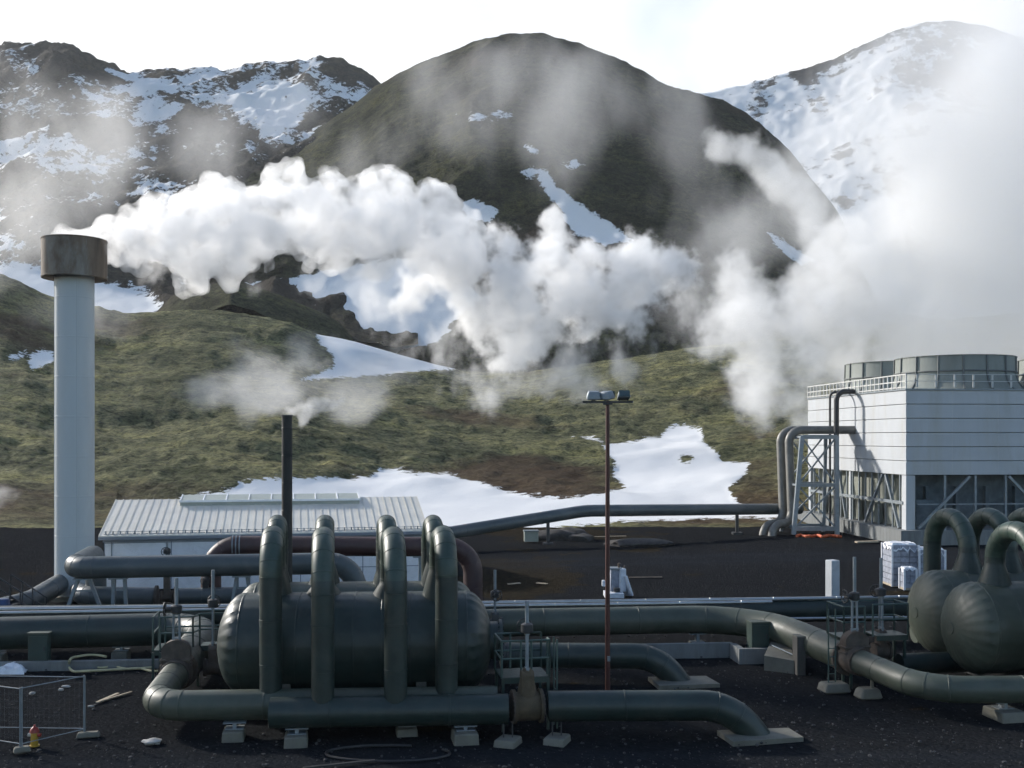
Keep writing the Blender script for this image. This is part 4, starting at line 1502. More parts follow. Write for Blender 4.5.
        for k in range(nr):
            an = 2 * PI * (k + .35) / nr
            dx, dy = math.cos(an), math.sin(an)
            ch = [(5.52, z2 + .12), (5.24, z2 + .36), (4.94, z2 + .8), (4.78, z2 + 1.35), (4.74, zt - .02)]
            for i in range(len(ch) - 1):
                b.bar((c.x + ch[i][0] * dx, c.y + ch[i][0] * dy, ch[i][1]), (c.x + ch[i + 1][0] * dx, c.y + ch[i + 1][0] * dy, ch[i + 1][1]), .13, .11)
        zz = z2 + .12 + (zt - z2) * .52
        ring = [Vector((c.x + 4.74 * math.cos(2 * PI * k / 72), c.y + 4.74 * math.sin(2 * PI * k / 72), zz)) for k in range(73)]
        b.rings(ring, [.085] * 73, 6, False)
        part('rib', b, surface('fan rib', (.12, .13, .125), .15, .6), fs_)
        h = MB()
        h.rings([(c.x, c.y, zt - 1.6), (c.x, c.y, zt - 1.0)], [.6, .5], 20)
        for k in range(8):
            an = 2 * PI * k / 8
            dirv = Vector((math.cos(an), math.sin(an), 0))
            h.box(Vector((c.x, c.y, zt - 1.3)) + dirv * 2.4, (3.8, .7, .07), mat=Matrix.Rotation(an, 3, 'Z') @ Matrix.Rotation(R(16), 3, 'X'))
        part('fan_blade', h, DARKSTEEL, fs_)
    fan(6.85, 5.5, Z(353.5, 83.6))
    fan(6.85, 15.9, Z(360, 94.2))
    fan(17.9, 5.5, Z(353.5, 83.6))
    fan(17.9, 15.9, Z(360, 94.2))
    return pt, C0, ax, back, yaw, Ld
TP, TC, TAX, TBK, TYAW, TLD = tower()

# pipe stand and risers beside the tower
def stand():
    D0 = 92.0
    zt = Z(436, D0)
    lt = thing('pipe_stand', (X(815, D0), D0, 0), 'tall galvanised braced steel stand holding pipes against the cooling tower', 'pipe stand')
    bl, br = at(793.5, 90, .1), at(837, 90, .1)
    tl, tr = at(802, 91, zt), at(836.5, 91, zt)
    off = TBK * 3.0
    a = MB()
    def lv(s): return bl.lerp(tl, s), br.lerp(tr, s)
    for o in (Vector((0, 0, 0)), off):
        for p, q in ((bl, tl), (br, tr)):
            l = MB(); l.bar(p + o, q + o * .8, .34 if o.length == 0 else .26); part('leg', l, STEEL, lt, smooth=False)
        for s, w in ((.06, .34), (.5, .30), (.99, .36)):
            p, q = lv(s); a.bar(p + o, q + o, w, w)
        for s0, s1 in ((.06, .5), (.5, .99)):
            p0, q0 = lv(s0); p1, q1 = lv(s1)
            a.bar(p0 + o, q1 + o, .13); a.bar(q0 + o + Vector((0, .15, 0)), p1 + o + Vector((0, .15, 0)), .13)
    for s in (.06, .5, .99):
        p, q = lv(s)
        a.bar(p, p + off, .16); a.bar(q, q + off, .16)
    part('bracing', a, STEEL, lt, smooth=False)
    # water pipes
    rp = .36
    def riser(dx, dD, label):
        z = Z(430, 93)
        D = 92.6 + dD
        w = Vector((X(856, D), D, z))
        c = Vector((X(788.5, D) + dx, D, z))
        b1 = Vector((c.x, c.y, 3.0))
        b2 = Vector((X(789, D) + dx, D - 1.0, Z(521, D)))
        b3 = Vector((X(765.5, D) + dx, D - 2.5, Z(523, D)))
        b4 = Vector((X(764.5, D) + dx, D - 2.6, -.2))
        m = MB()
        pipe(m, [w, c, b2, b3, b4], rp, 1.15, 22, 2.2)
        solo('water_pipe', m, RISER, label, 'pipe')
    riser(0, 0, 'nearer of the two grey risers bending into the cooling tower wall')
    riser(-.75, 1.1, 'farther of the two grey risers beside the tower, half hidden by its twin')
    m = MB()
    zt2 = Z(391.5, 92)
    pipe(m, [at(854, 92.2, zt2), at(836.5, 91.9, zt2), at(836, 91.9, .3)], .22, .8, 16, 3)
    solo('water_pipe', m, DARKSTEEL, 'slim dark pipe climbing the stand to the tower roof edge', 'pipe')
    m = MB()
    pipe(m, [at(850, 93.6, zt2 + .02), at(830, 93.6, zt2 + .02), at(830, 93.6, .3)], .10, .5, 12, 3)
    solo('water_pipe', m, DARKSTEEL, 'thinnest dark pipe behind the stand, just left of the climbing one', 'pipe')
RISER = surface('grey-brown riser', (.16, .155, .14), .2, .5, .1, 1.5, (.10, .095, .085), .5)
stand()
m = MB(); ring = [at(797 + 44 * k / 14, 88.5 + .5 * math.sin(k * 1.3), .12 + .04 * math.sin(k * 2.1)) for k in range(15)]
m.rings(ring, [.13] * 15, 10)
solo('hose', m, ORANGE, 'orange hose lying along the foot of the braced pipe stand', 'hose')

# ------------------------------------------------------------------ yard furniture
def solid_pts(mb, quad, z0, z1):
    bot = [Vector((p.x, p.y, z0)) for p in quad]
    top = [Vector((p.x, p.y, z1)) for p in quad]
    mb.add(bot + top, [(3, 2, 1, 0), (4, 5, 6, 7), (0, 1, 5, 4), (1, 2, 6, 5), (2, 3, 7, 6), (3, 0, 4, 7)])

a = MB()
k0, k1, k2, k3 = at(560, 39.75, 0), at(732, 40.35, 0), at(741, 39.2, 0), at(775, 39.3, 0)
def wallseg(p, q, th=.22, h=.52):
    d = (q - p).normalized(); s = Vector((-d.y, d.x, 0)) * th / 2
    solid_pts(a, [p - s, q - s, q + s, p + s], -.1, h)
wallseg(k0, k1); wallseg(k1 + Vector((0, -.13, 0)), k2 + Vector((0, .13, 0)), .24, .52); wallseg(k2 - Vector((.1, 0, 0)), k3, .22, .515)
solo('kerb_wall', a, CONCD, 'low stepped concrete kerb wall in front of the green cabinet', 'kerb wall', smooth=False)
a = MB()
wallseg(at(-80, 37.6, 0), at(178, 38.4, 0), .25, .30)
solo('kerb_wall', a, CONCD, 'low concrete kerb under the lower left pipe, behind the looped hose', 'kerb wall', smooth=False)

def cabinet(c, w, d, h, label, z0=0.0, yaw=.12):
    t = thing('cabinet', (c.x, c.y, 0), label, 'cabinet', 'green steel cabinets')
    a = MB(); a.box(c + UZ * (z0 + h / 2), (w, d, h), yaw, bevel=.015); part('body', a, GREENB, t, smooth=False)
    M = Matrix.Rotation(yaw, 3, 'Z')
    b = MB(); b.box(c + UZ * (z0 + h + .02), (w + .06, d + .06, .05), yaw); part('lid', b, PALEPIPE, t, smooth=False)
    e = MB(); e.box(c + M @ Vector((0, -d / 2 - .008, 0)) + UZ * (z0 + h / 2), (w * .86, .02, h * .86), yaw); dd = part('door', e, GREENB, t, smooth=False)
    g = MB(); g.box(c + M @ Vector((w * .32, -d / 2 - .035, 0)) + UZ * (z0 + h * .55), (.04, .03, .16), yaw); part('handle', g, DARKSTEEL, dd, smooth=False)
    k = MB(); k.box(c + UZ * (z0 / 2 - .05), (w * .9, d * .9, z0 + .1), yaw); part('plinth', k, CONC, t, smooth=False)
cabinet(at(758, 39.8, 0), .68, .6, 1.12, 'dark green cabinet on the concrete kerb wall by the pipe curve', .28)
cabinet(at(39.5, 38.2, 0), .70, .3, 1.16, 'dark green cabinet in front of the lower left pipe', .1, .05)

# concrete block with sloping top and a board post
t = thing('anchor_block', (X(778, 38.2), 38.2, 0), 'pale slope-topped concrete block leaning against a dark board, by the pipe curve', 'anchor block')
a = MB()
q = [G(764, 669), G(794, 672.5), G(792, 666), G(767, 662)]
v0 = [Vector((p.x, p.y, -.1)) for p in q]
v1 = [Vector((q[0].x, q[0].y, .48)), Vector((q[1].x, q[1].y, .42)), Vector((q[2].x + .05, q[2].y + .3, .62)), Vector((q[3].x + .25, q[3].y + .4, .70))]
a.add(v0 + v1, [(3, 2, 1, 0), (4, 5, 6, 7), (0, 1, 5, 4), (1, 2, 6, 5), (2, 3, 7, 6), (3, 0, 4, 7)])
part('block', a, CONC, t, smooth=False)
a = MB(); a.rod(at(772, 38.6, .75), at(797, 37.6, .55), .025, 8); part('tie_rod', a, STEEL, t)
a = MB(); a.rod(at(783, 39.2, .95), at(797, 38.2, .75), .025, 8); part('tie_rod', a, STEEL, t)
t = thing('board_post', (X(799, 37.5), 37.5, 0), 'upright dark weathered board standing at the right end of the sloped concrete block', 'post')
a = MB(); a.box(at(799, 37.5, .62), (.30, .46, 1.34), .1); part('board', a, surface('dark weathered board', (.085, .08, .072), .3, .8, 0, 3, (.05, .045, .04), .5, .2, streak=True), t, smooth=False)
a = MB(); a.box(at(799, 37.5, 1.30), (.33, .5, .05), .1); part('cap', a, CONC, t, smooth=False)

t = thing('pillar', (X(832.5, 52), 52, 0), 'pale square concrete pillar standing alone on the gravel', 'pillar')
a = MB(); a.box(at(832.5, 52, Z(560, 52) / 2), (.50, .50, Z(560, 52)), R(24), bevel=.03); part('shaft', a, surface('pale concrete', (.42, .44, .46), .1, .8, 0, 2, (.3, .31, .32), .4), t)
a = MB(); a.box(at(832.5, 52, .08), (.8, .8, .3), R(24), bevel=.03); part('footing', a, CONC, t)

# stacks of wrapped blocks
def wrapped(px0, px1, pyt, pyb, D, depth, label):
    w = (px1 - px0) / F * D
    h = (pyb - pyt) / F * D
    c = at((px0 + px1) / 2, D, 0)
    t = thing('block_stack', (c.x, c.y, 0), label, 'block stack', 'stacks of grey blocks partly wrapped in white film')
    a = MB()
    nz = max(2, int(h / .3)); nx = max(2, int(w / .4))
    rr = random.Random(int(px0))
    for i in range(nz):
        for k in range(nx):
            a.box(c + Vector(((k + .5 - nx / 2) * w / nx, rr.uniform(-.02, .02), (i + .5) * h / nz)), (w / nx - .02, depth, h / nz - .025), rr.uniform(-.02, .02), bevel=.01)
    part('blocks', a, GREYBLK, t)
    b = MB()
    nx2, ny2 = 12, 8
    vs, fs = [], []
    for jy in range(ny2 + 1):
        for ix in range(nx2 + 1):
            u, v = ix / nx2 - .5, jy / ny2 - .5
            edge = max(abs(u), abs(v)) * 2
            z = h + .04 + rr.uniform(0, .07) - (rr.uniform(.1, .45) * h * .5 if edge > .99 else 0)
            vs.append(c + Vector((u * (w + .07), v * (depth + .07), z)))
    for jy in range(ny2):
        for ix in range(nx2):
            o = jy * (nx2 + 1) + ix
            fs.append((o, o + 1, o + nx2 + 2, o + nx2 + 1))
    b.add(vs, fs)
    for e in (-1, 1):
        b.bar(c + Vector((e * w / 2, -depth / 2 - .02, 0)), c + Vector((e * w / 2, -depth / 2 - .02, h)), .11, .05)
        b.bar(c + Vector((e * w / 2 + e * .02, depth / 2, 0)), c + Vector((e * w / 2 + e * .02, depth / 2, h)), .05, .11)
    part('film', b, WHITEPL, t, angle=20)
    k = MB(); k.box(c + UZ * .05, (w, depth, .12), 0); part('pallet', k, WOOD, t, smooth=False)
wrapped(887, 913, 549, 590, 60.0, 1.6, 'tall stack of grey blocks topped by torn white film, left of its twin')
wrapped(914.5, 940, 553, 590, 59.6, 1.4, 'stack of grey blocks with white film edge, partly behind the right arched pipe')
wrapped(902, 914, 571, 592, 58.2, .7, 'small low stack of wrapped blocks in front of the two taller ones')

# pale machine under a tarp
def machine():
    D = 55.5
    c = at(617, D, 0)
    t = thing('compressor', (c.x, c.y, 0), 'small pale machine on a skid, sloping panel on its right, behind the lamp pole', 'machine')
    def b(px, dy, z, size, yaw=0., taper=1., mat=None, bev=.02):
        m = MB(); m.box((X(px, D), D + dy, z), size, yaw, taper, mat=mat, bevel=bev); return m
    part('skid', b(613, -.3, .16, (.98, 1.2, .26)), WHITEPL, t)
    part('housing', b(616, .2, .85, (.72, .8, 1.15), .1, .85), GREYBLK, t)
    part('panel', b(621.5, -.05, .88, (.36, .5, 1.2), .3, .9), WHITEPL, t)
    M = Matrix.Rotation(R(-18), 3, 'Y')
    part('side_flap', b(626, -.1, .58, (.10, .8, 1.1), mat=M @ Matrix.Rotation(.4, 3, 'Z')), WHITEPL, t)
    part('hood', b(615, .1, 1.47, (.66, .7, .10)), STEEL, t)
    e = MB(); e.rod((X(619, D), D, 1.45), (X(619, D), D, 1.75), .07, 10); e.rod((X(624.5, D), D, 1.3), (X(624.5, D), D, 1.62), .04, 10)
    part('exhaust', e, RUST, t)
    part('box', b(602.8, -.4, .75, (.16, .3, .3)), WHITEPL, t)
    part('drum', b(616, -.45, .42, (.30, .3, .2)), DARKSTEEL, t)
machine()

# fire hydrant
hx = G(34.5, 746)
t = thing('fire_hydrant', (hx.x, hx.y, 0), 'small yellow fire hydrant with a red top inside the wire fence', 'fire hydrant')
a = MB(); a.rings([hx, hx + UZ * .03, hx + UZ * .031, hx + UZ * .36, hx + UZ * .38], [.13, .13, .095, .095, .12], 18); part('barrel', a, YELLOW, t)
a = MB(); a.rings([hx + UZ * .37, hx + UZ * .42, hx + UZ * .48, hx + UZ * .52, hx + UZ * .53, hx + UZ * .57], [.125, .12, .09, .04, .03, .03], 18); part('bonnet', a, RED, t)
for e in (-1, 1):
    a = MB(); a.rings([hx + UZ * .30 + Vector((e * .08, 0, 0)), hx + UZ * .30 + Vector((e * .17, 0, 0))], [.05, .05], 12); part('outlet', a, RED if e > 0 else STONEL, t)

# temporary fence
def fence_panel(p, q, h, label, feet):
    t = thing('wire_fence', (p.x, p.y, 0), label, 'fence', 'temporary wire fence panels')
    a = MB()
    rr = .021
    z0, z1 = .22, h
    a.rod(p, p + UZ * h, rr); a.rod(q, q + UZ * h, rr)
    a.rod(p + UZ * z0, q + UZ * z0, .013); a.rod(p + UZ * (z1 - .03), q + UZ * (z1 - .03), .014)
    part('frame', a, STEEL, t)
    b = MB()
    d = (q - p)
    n = int(d.length / .14)
    for k in range(1, n):
        s = p + d * k / n
        b.rod(s + UZ * z0, s + UZ * z1, .0006, 3)
    for k in range(1, 8):
        z = z0 + (z1 - z0) * k / 8
        b.rod(p + UZ * z, q + UZ * z, .0006, 3)
    part('wire_mesh', b, STEEL, t, smooth=False)
fA, fB = G(22, 752), G(84, 737)
fence_panel(fB, fA, 1.72, 'wire fence panel between the two posts, closing the corner behind the hydrant', 0)
fence_panel(fB + Vector((0, .06, 0)), at(-60, 29.7, 0), 1.68, 'wire fence panel running left from the right-hand post to the photo edge', 0)
fence_panel(fA + Vector((-.05, 0, 0)), G(-70, 738), 1.70, 'wire fence panel running left from the left-hand post, nearest the camera', 0)
for p, lab, yw in ((fA, 'concrete weight below the left-hand fence post', .5), (fB + Vector((.12, 0, 0)), 'flat concrete weight below the right-hand fence post', .25)):
    a = MB(); a.box(p + UZ * .07, (.62 if yw < .4 else .42, .24, .15), yw, .9, bevel=.03)
    solo('concrete_weight', a, CONC, lab, 'concrete weight', 'concrete fence weights')

# hoses
def hose(pts, r, mat, label):
    m = MB()
    p, _ = fillet(pts, 1.2)
    m.rings(p, [r] * len(p), 8)
    solo('hose', m, mat, label, 'hose')
hl = []
for k in range(70):
    s = k / 69
    if s < .45:
        px = 152 - 76 * s / .45; py = 664.5 + 4.0 * s / .45
    elif s < .62:
        an = (s - .45) / .17 * PI
        px = 76 - 7 * math.sin(an); py = 662.5 + 6 * math.cos(an)
    else:
        px = 76 + 30 * (s - .62) / .38; py = 656.5 - 2 * math.sin((s - .62) / .38 * 3)
    hl.append(G(px, py + 4, .05) + UZ * .03 if py > 662 else G(px, py + 1.5, .33) + UZ * .04)
m = MB(); m.rings(hl, [.045] * 70, 8); solo('hose', m, HOSE, 'outer loop of pale yellow hose lying by the lower left kerb', 'hose')
hl = [G(158 - 60 * k / 30, 671.5 - 4 * math.sin(k / 30 * 1.6) + .8 * math.sin(k * .5), .05) + UZ * .02 for k in range(31)]
m = MB(); m.rings(hl, [.04] * 31, 8); solo('hose', m, HOSE, 'short straight end of pale hose beside the looped one', 'hose')
hl = []
for k in range(60):
    an = -.5 + k / 59 * 5.6
    hl.append(G(388 + 62 * math.cos(an), 754 + 8 * math.sin(an), .03) + UZ * .02)
m = MB(); m.rings(hl, [.035] * 60, 8); solo('hose', m, BLACKH, 'black hose coiled on the gravel in front of the nearest pipe', 'hose')

# boards, sheets, stones
def plank(p, q, w, label, th=.04, name='plank', mat=WOOD, cat='plank', grp=None, z=.05):
    m = MB(); m.bar(Vector((p.x, p.y, z)), Vector((q.x, q.y, z + .02)), w, th)
    solo(name, m, mat, label, cat, grp, smooth=False)
plank(G(97, 704), G(118, 695.5), .10, 'upper of two bleached planks lying crosswise on the dark gravel, left')
plank(G(100, 703), G(131.5, 694), .07, 'lower longer plank beside another on the left gravel')
plank(G(303, 770), G(375, 763), .10, 'dark bar on the gravel at the very bottom, in front of the pipe supports', mat=DARKSTEEL, name='steel_bar', cat='steel bar')
plank(at(856, 83.0, 0), at(878, 83.3, 0), .45, 'pale boards lying at the foot of the cooling tower basin', z=.15, th=.12)
plank(at(565, 87, 0), at(626, 88, 0), .16, 'long pale board lying far back below the grey pipe', z=.15)
plank(at(629, 62.5, 0), at(662, 62.5, 0), .22, 'rusty plate lying on the gravel behind the pale machine', z=.08, mat=RUST, name='rusty_plate', cat='plate')
plank(at(508, 59.5, 0), at(520, 59.8, 0), .25, 'pale board on the brown soil right of the left vessels', z=.1)
plank(at(537, 60, 0), at(547, 59.5, 0), .2, 'second pale board on the brown soil, farther right', z=.1)
def rough_stone(c, size, mat, label, name='stone', cat='stone', seed=1, grp=None, flat=.5):
    import bmesh
    bm = bmesh.new()
    bmesh.ops.create_icosphere(bm, subdivisions=3, radius=1)
    for v in bm.verts:
        n = mnoise.noise(v.co * 1.3 + Vector((seed * 7.3, 0, 0))) * .35 + mnoise.noise(v.co * 3.1 + Vector((0, seed * 3.1, 0))) * .12
        v.co *= 1 + n
    m = MB()
    m.add([Vector((c.x + v.co.x * size[0], c.y + v.co.y * size[1], c.z + v.co.z * size[2] + size[2] * flat)) for v in bm.verts], [tuple(v.index for v in f.verts) for f in bm.faces])
    bm.free()
    return solo(name, m, mat, label, cat, grp)
rough_stone(G(152.5, 743), (.28, .2, .09), STONEL, 'flat pale stone slab on the gravel below the left elbow pipe', seed=4)
rough_stone(G(61, 690.5), (.09, .06, .05), STONEL, 'small pale stone behind the fence, nearest the right-hand post', seed=6)
rough_stone(G(66, 687), (.16, .05, .04), STONEL, 'thin pale chip lying behind the fence', seed=8)
rough_stone(G(32, 694), (.10, .06, .05), STONEL, 'pale stone seen through the fence, above the hydrant', seed=11)
rough_stone(G(91, 707), (.10, .04, .04), STONEL, 'pale chip at the left tip of the two planks', seed=12)
for k, (px, D, s, lab) in enumerate(((556, 86.5, (2.2, 1.2, .75), 'left dark lava boulder of the far rock pile below the grey pipe'),
                                     (570, 87, (1.6, 1.1, .8), 'middle dark lava boulder of the far rock pile'),
                                     (578, 86, (1.2, .9, .55), 'right small dark lava boulder of the far rock pile'))):
    rough_stone(at(px, D, -.1), s, ROCK, lab, 'boulder', 'boulder', 20 + k, 'far rock pile', .3)
for k, (px, py, s) in enumerate(((640, 545, (2.6, 1.3, .45)),)):
    rough_stone(G(px, py), s, ROCK, ('low dark gravel heap behind the red pole' if k == 0 else 'flat dark gravel heap before the snow patch'), 'gravel_heap', 'gravel heap', 30 + k, None, .1)
t = thing('utility_box', (X(531, 84), 84, 0), 'small grey-green box far back under the rising grey pipe', 'utility box')
a = MB(); a.box(at(531, 84, .5), (1.1, .7, .8), .1, bevel=.03); part('body', a, POLYC, t)
a = MB(); a.box(at(531, 84, .95), (1.2, .8, .1), .1); part('lid', a, STEEL, t)

# crumpled white cloth
m = MB()
nx, ny = 22, 12
vs, fs = [], []
for j in range(ny + 1):
    for i in range(nx + 1):
        u, v = i / nx, j / ny
        px = -22 + 46 * u + 5 * v
        b_ = G(px, 675 - 6 * v, 0)
        zz = .05 + .34 * max(0, math.sin(PI * min(1, u * 1.02)) ** .7 * math.sin(PI * v) ** .6) * (.25 + .95 * u * u) + .20 * (mnoise.noise(Vector((u * 5, v * 4, 2)))) + .08 * mnoise.noise(Vector((u * 13, v * 9, 5)))
        vs.append(Vector((b_.x, b_.y, max(.01, zz if 0 < j < ny else .015))))
for j in range(ny):
    for i in range(nx):
        o = j * (nx + 1) + i
        fs.append((o, o + 1, o + nx + 2, o + nx + 1))
m.add(vs, fs)
solo('tarpaulin', m, WHITEPL, 'crumpled white sheet on the gravel at the left edge', 'tarpaulin', angle=25)

# stairs at the far left
t = thing('stair', (X(14, 48), 48, 0), 'grey steel stair with sloping handrails at the left edge, before the grey pipe', 'stair')
a = MB(); b = MB()
top, bot = at(-2, 48, Z(577, 48)), at(34, 47.6, 1.0)
for o in (Vector((0, 0, 0)), Vector((.1, 1.0, 0))):
    a.rod(top + o, bot + o, .035); a.rod(top + o - UZ * .5, bot + o - UZ * .5, .025)
    for s in (0, .33, .62, 1.0):
        p = (top + o).lerp(bot + o, s); a.rod(p, Vector((p.x, p.y, max(.0, p.z - 1.15))), .03)
    b.bar(top + o - UZ * 1.1, bot + o - UZ * 1.0, .06, .2)
part('handrail', a, DARKSTEEL, t)
for k in range(6):
    p = (top - UZ * 1.08).lerp(bot - UZ * .98, (k + .5) / 6)
    b.box(p + Vector((.05, .5, 0)), (.26, 1.0, .04), 0)
part('steps', b, DARKSTEEL, t, smooth=False)
a = MB(); a.box(at(3, 46.5, Z(601, 46.5) - .15), (.55, .5, .5), .2, .85, bevel=.05)
a.box(at(3, 46.5, .4), (.4, .4, .9), .2)
solo('bin', a, BLUE, 'small dark blue bin at the left edge below the stair', 'bin')

# loose stones in the gravel
def scatter():
    m = MB()
    rr = random.Random(3)
    ico = [(0, 0, 1), (.89, 0, .45), (.28, .85, .45), (-.72, .53, .45), (-.72, -.53, .45), (.28, -.85, .45), (.72, .53, -.45), (-.28, .85, -.45), (-.89, 0, -.45), (-.28, -.85, -.45), (.72, -.53, -.45), (0, 0, -1)]
    fc = [(0, 1, 2), (0, 2, 3), (0, 3, 4), (0, 4, 5), (0, 5, 1), (1, 6, 2), (2, 7, 3), (3, 8, 4), (4, 9, 5), (5, 10, 1), (2, 6, 7), (3, 7, 8), (4, 8, 9), (5, 9, 10), (1, 10, 6), (11, 7, 6), (11, 8, 7), (11, 9, 8), (11, 10, 9), (11, 6, 10)]
    for _ in range(5200):
        D = 25.5 + 22 * rr.random() ** 1.5
        px = rr.uniform(-40, 1064)
        s = .012 + .045 * rr.random() ** 6
        x, y = X(px, D), D
        sx, sy, sz = s * rr.uniform(.7, 1.5), s * rr.uniform(.7, 1.4), s * rr.uniform(.5, .9)
        an = rr.random() * PI
        ca, sa = math.cos(an), math.sin(an)
        m.add([(x + (p[0] * ca - p[1] * sa) * sx, y + (p[0] * sa + p[1] * ca) * sy, p[2] * sz + sz * .2 + .01) for p in ico], fc)
    o = solo('loose_stones', m, surface('gravel stone', (.03, .031, .033), .7, .95, 0, 9, (.12, .12, .12), .8, 0), None, None, None, 'stuff', smooth=False, loc=(0, 0, 0))
scatter()

# ================================================================== steam
def steam_mat(name, density, aniso=0.35, noisy=None, colour=(1, 1, 1), step=1.0):
    m, nt = nodes_of(name)
    out = N(nt, 'ShaderNodeOutputMaterial')
    v = N(nt, 'ShaderNodeVolumePrincipled')
    v.inputs['Color'].default_value = (*colour, 1)
    v.inputs['Density'].default_value = density
    v.inputs['Anisotropy'].default_value = aniso
    nt.links.new(v.outputs[0], out.inputs['Volume'])
    if noisy:
        sc, lo, hi, stretch = noisy
        geo = N(nt, 'ShaderNodeNewGeometry')
        mp = N(nt, 'ShaderNodeMapping')
        mp.inputs['Scale'].default_value = stretch
        mp.inputs['Rotation'].default_value = (0, R(20), 0)
        nt.links.new(geo.outputs['Position'], mp.inputs[0])
        n = N(nt, 'ShaderNodeTexNoise', Scale=sc, Detail=4.0, Roughness=0.6, Distortion=0.5)
        nt.links.new(mp.outputs[0], n.inputs['Vector'])
        r = N(nt, 'ShaderNodeMapRange', interpolation_type='SMOOTHSTEP')
        r.inputs['From Min'].default_value = lo
        r.inputs['From Max'].default_value = hi
        r.inputs['To Max'].default_value = density
        nt.links.new(n.outputs[0], r.inputs[0])
        nt.links.new(r.outputs[0], v.inputs['Density'])
        m.cycles.volume_sampling = 'MULTIPLE_IMPORTANCE'
        m.cycles.volume_step_rate = step
    else:
        m.cycles.homogeneous_volume = True
    return m

def soft_mat(name, blobs, density, scale, amp, lo, hi, gain=1.0, stretch=(1, 1, 1), aniso=0.4, step=0.25, detail=5.0, squash=(1, 1, 1)):
    """steam that thins out toward the rim of every puff and is torn by noise; blobs are (centre, radius) in the place"""
    m, nt = nodes_of(name)
    L = nt.links.new
    out = N(nt, 'ShaderNodeOutputMaterial')
    v = N(nt, 'ShaderNodeVolumePrincipled')
    v.inputs['Color'].default_value = (1, 1, 1, 1)
    v.inputs['Anisotropy'].default_value = aniso
    L(v.outputs[0], out.inputs['Volume'])
    geo = N(nt, 'ShaderNodeNewGeometry')
    acc = None
    for c, r in blobs:
        sub = N(nt, 'ShaderNodeVectorMath', operation='DISTANCE')
        L(geo.outputs['Position'], sub.inputs[0])
        sub.inputs[1].default_value = c
        mr = N(nt, 'ShaderNodeMapRange', interpolation_type='SMOOTHSTEP')
        mr.inputs['From Min'].default_value = r
        mr.inputs['From Max'].default_value = 0.0
        L(sub.outputs['Value'], mr.inputs[0])
        if acc is None:
            acc = mr.outputs[0]
        else:
            ad = N(nt, 'ShaderNodeMath', operation='ADD')
            L(acc, ad.inputs[0]); L(mr.outputs[0], ad.inputs[1])
            acc = ad.outputs[0]
    mp = N(nt, 'ShaderNodeMapping')
    mp.inputs['Scale'].default_value = stretch
    mp.inputs['Rotation'].default_value = (0, R(20), 0)
    L(geo.outputs['Position'], mp.inputs[0])
    n = N(nt, 'ShaderNodeTexNoise', Scale=scale, Detail=detail, Roughness=0.6)
    L(mp.outputs[0], n.inputs['Vector'])
    g = N(nt, 'ShaderNodeMath', operation='MULTIPLY')
    L(acc, g.inputs[0]); g.inputs[1].default_value = gain
    gm = N(nt, 'ShaderNodeMath', operation='MINIMUM')
    L(g.outputs[0], gm.inputs[0]); gm.inputs[1].default_value = 1.0
    a2 = N(nt, 'ShaderNodeMath', operation='MULTIPLY_ADD')
    L(n.outputs[0], a2.inputs[0]); a2.inputs[1].default_value = 2 * amp
    a3 = N(nt, 'ShaderNodeMath', operation='SUBTRACT')
    L(gm.outputs[0], a3.inputs[0]); a3.inputs[1].default_value = amp
    L(a3.outputs[0], a2.inputs[2])
    r = N(nt, 'ShaderNodeMapRange', interpolation_type='SMOOTHSTEP')
    r.inputs['From Min'].default_value = lo
    r.inputs['From Max'].default_value = hi
    r.inputs['To Max'].default_value = density
    L(a2.outputs[0], r.inputs[0])
    # nothing outside the puffs
    e = N(nt, 'ShaderNodeMapRange', interpolation_type='SMOOTHSTEP')
    e.inputs['From Min'].default_value = 0.0
    e.inputs['From Max'].default_value = 0.18
    L(acc, e.inputs[0])
    mm = N(nt, 'ShaderNodeMath', operation='MULTIPLY')
    L(r.outputs[0], mm.inputs[0]); L(e.outputs[0], mm.inputs[1])
    L(mm.outputs[0], v.inputs['Density'])
    m.cycles.volume_step_rate = step
    return m

def soft_steam(name, blobs, parent, density, scale, amp, lo, hi, seed, voxel, djit=0.3, **kw):
    rr = random.Random(seed)
    bl, wb = [], []
    for px, py, D, rp in blobs:
        r = rp / F * D
        d2 = D + rr.uniform(-djit, djit) * r
        bl.append((px, py, d2, rp))
        wb.append((P(px, py, d2), r))
    me = puff_mesh(name, bl, voxel, [], seed)
    return steam_part(name, me, soft_mat(name + ' %d' % seed, wb, density, scale, amp, lo, hi, **kw), parent)

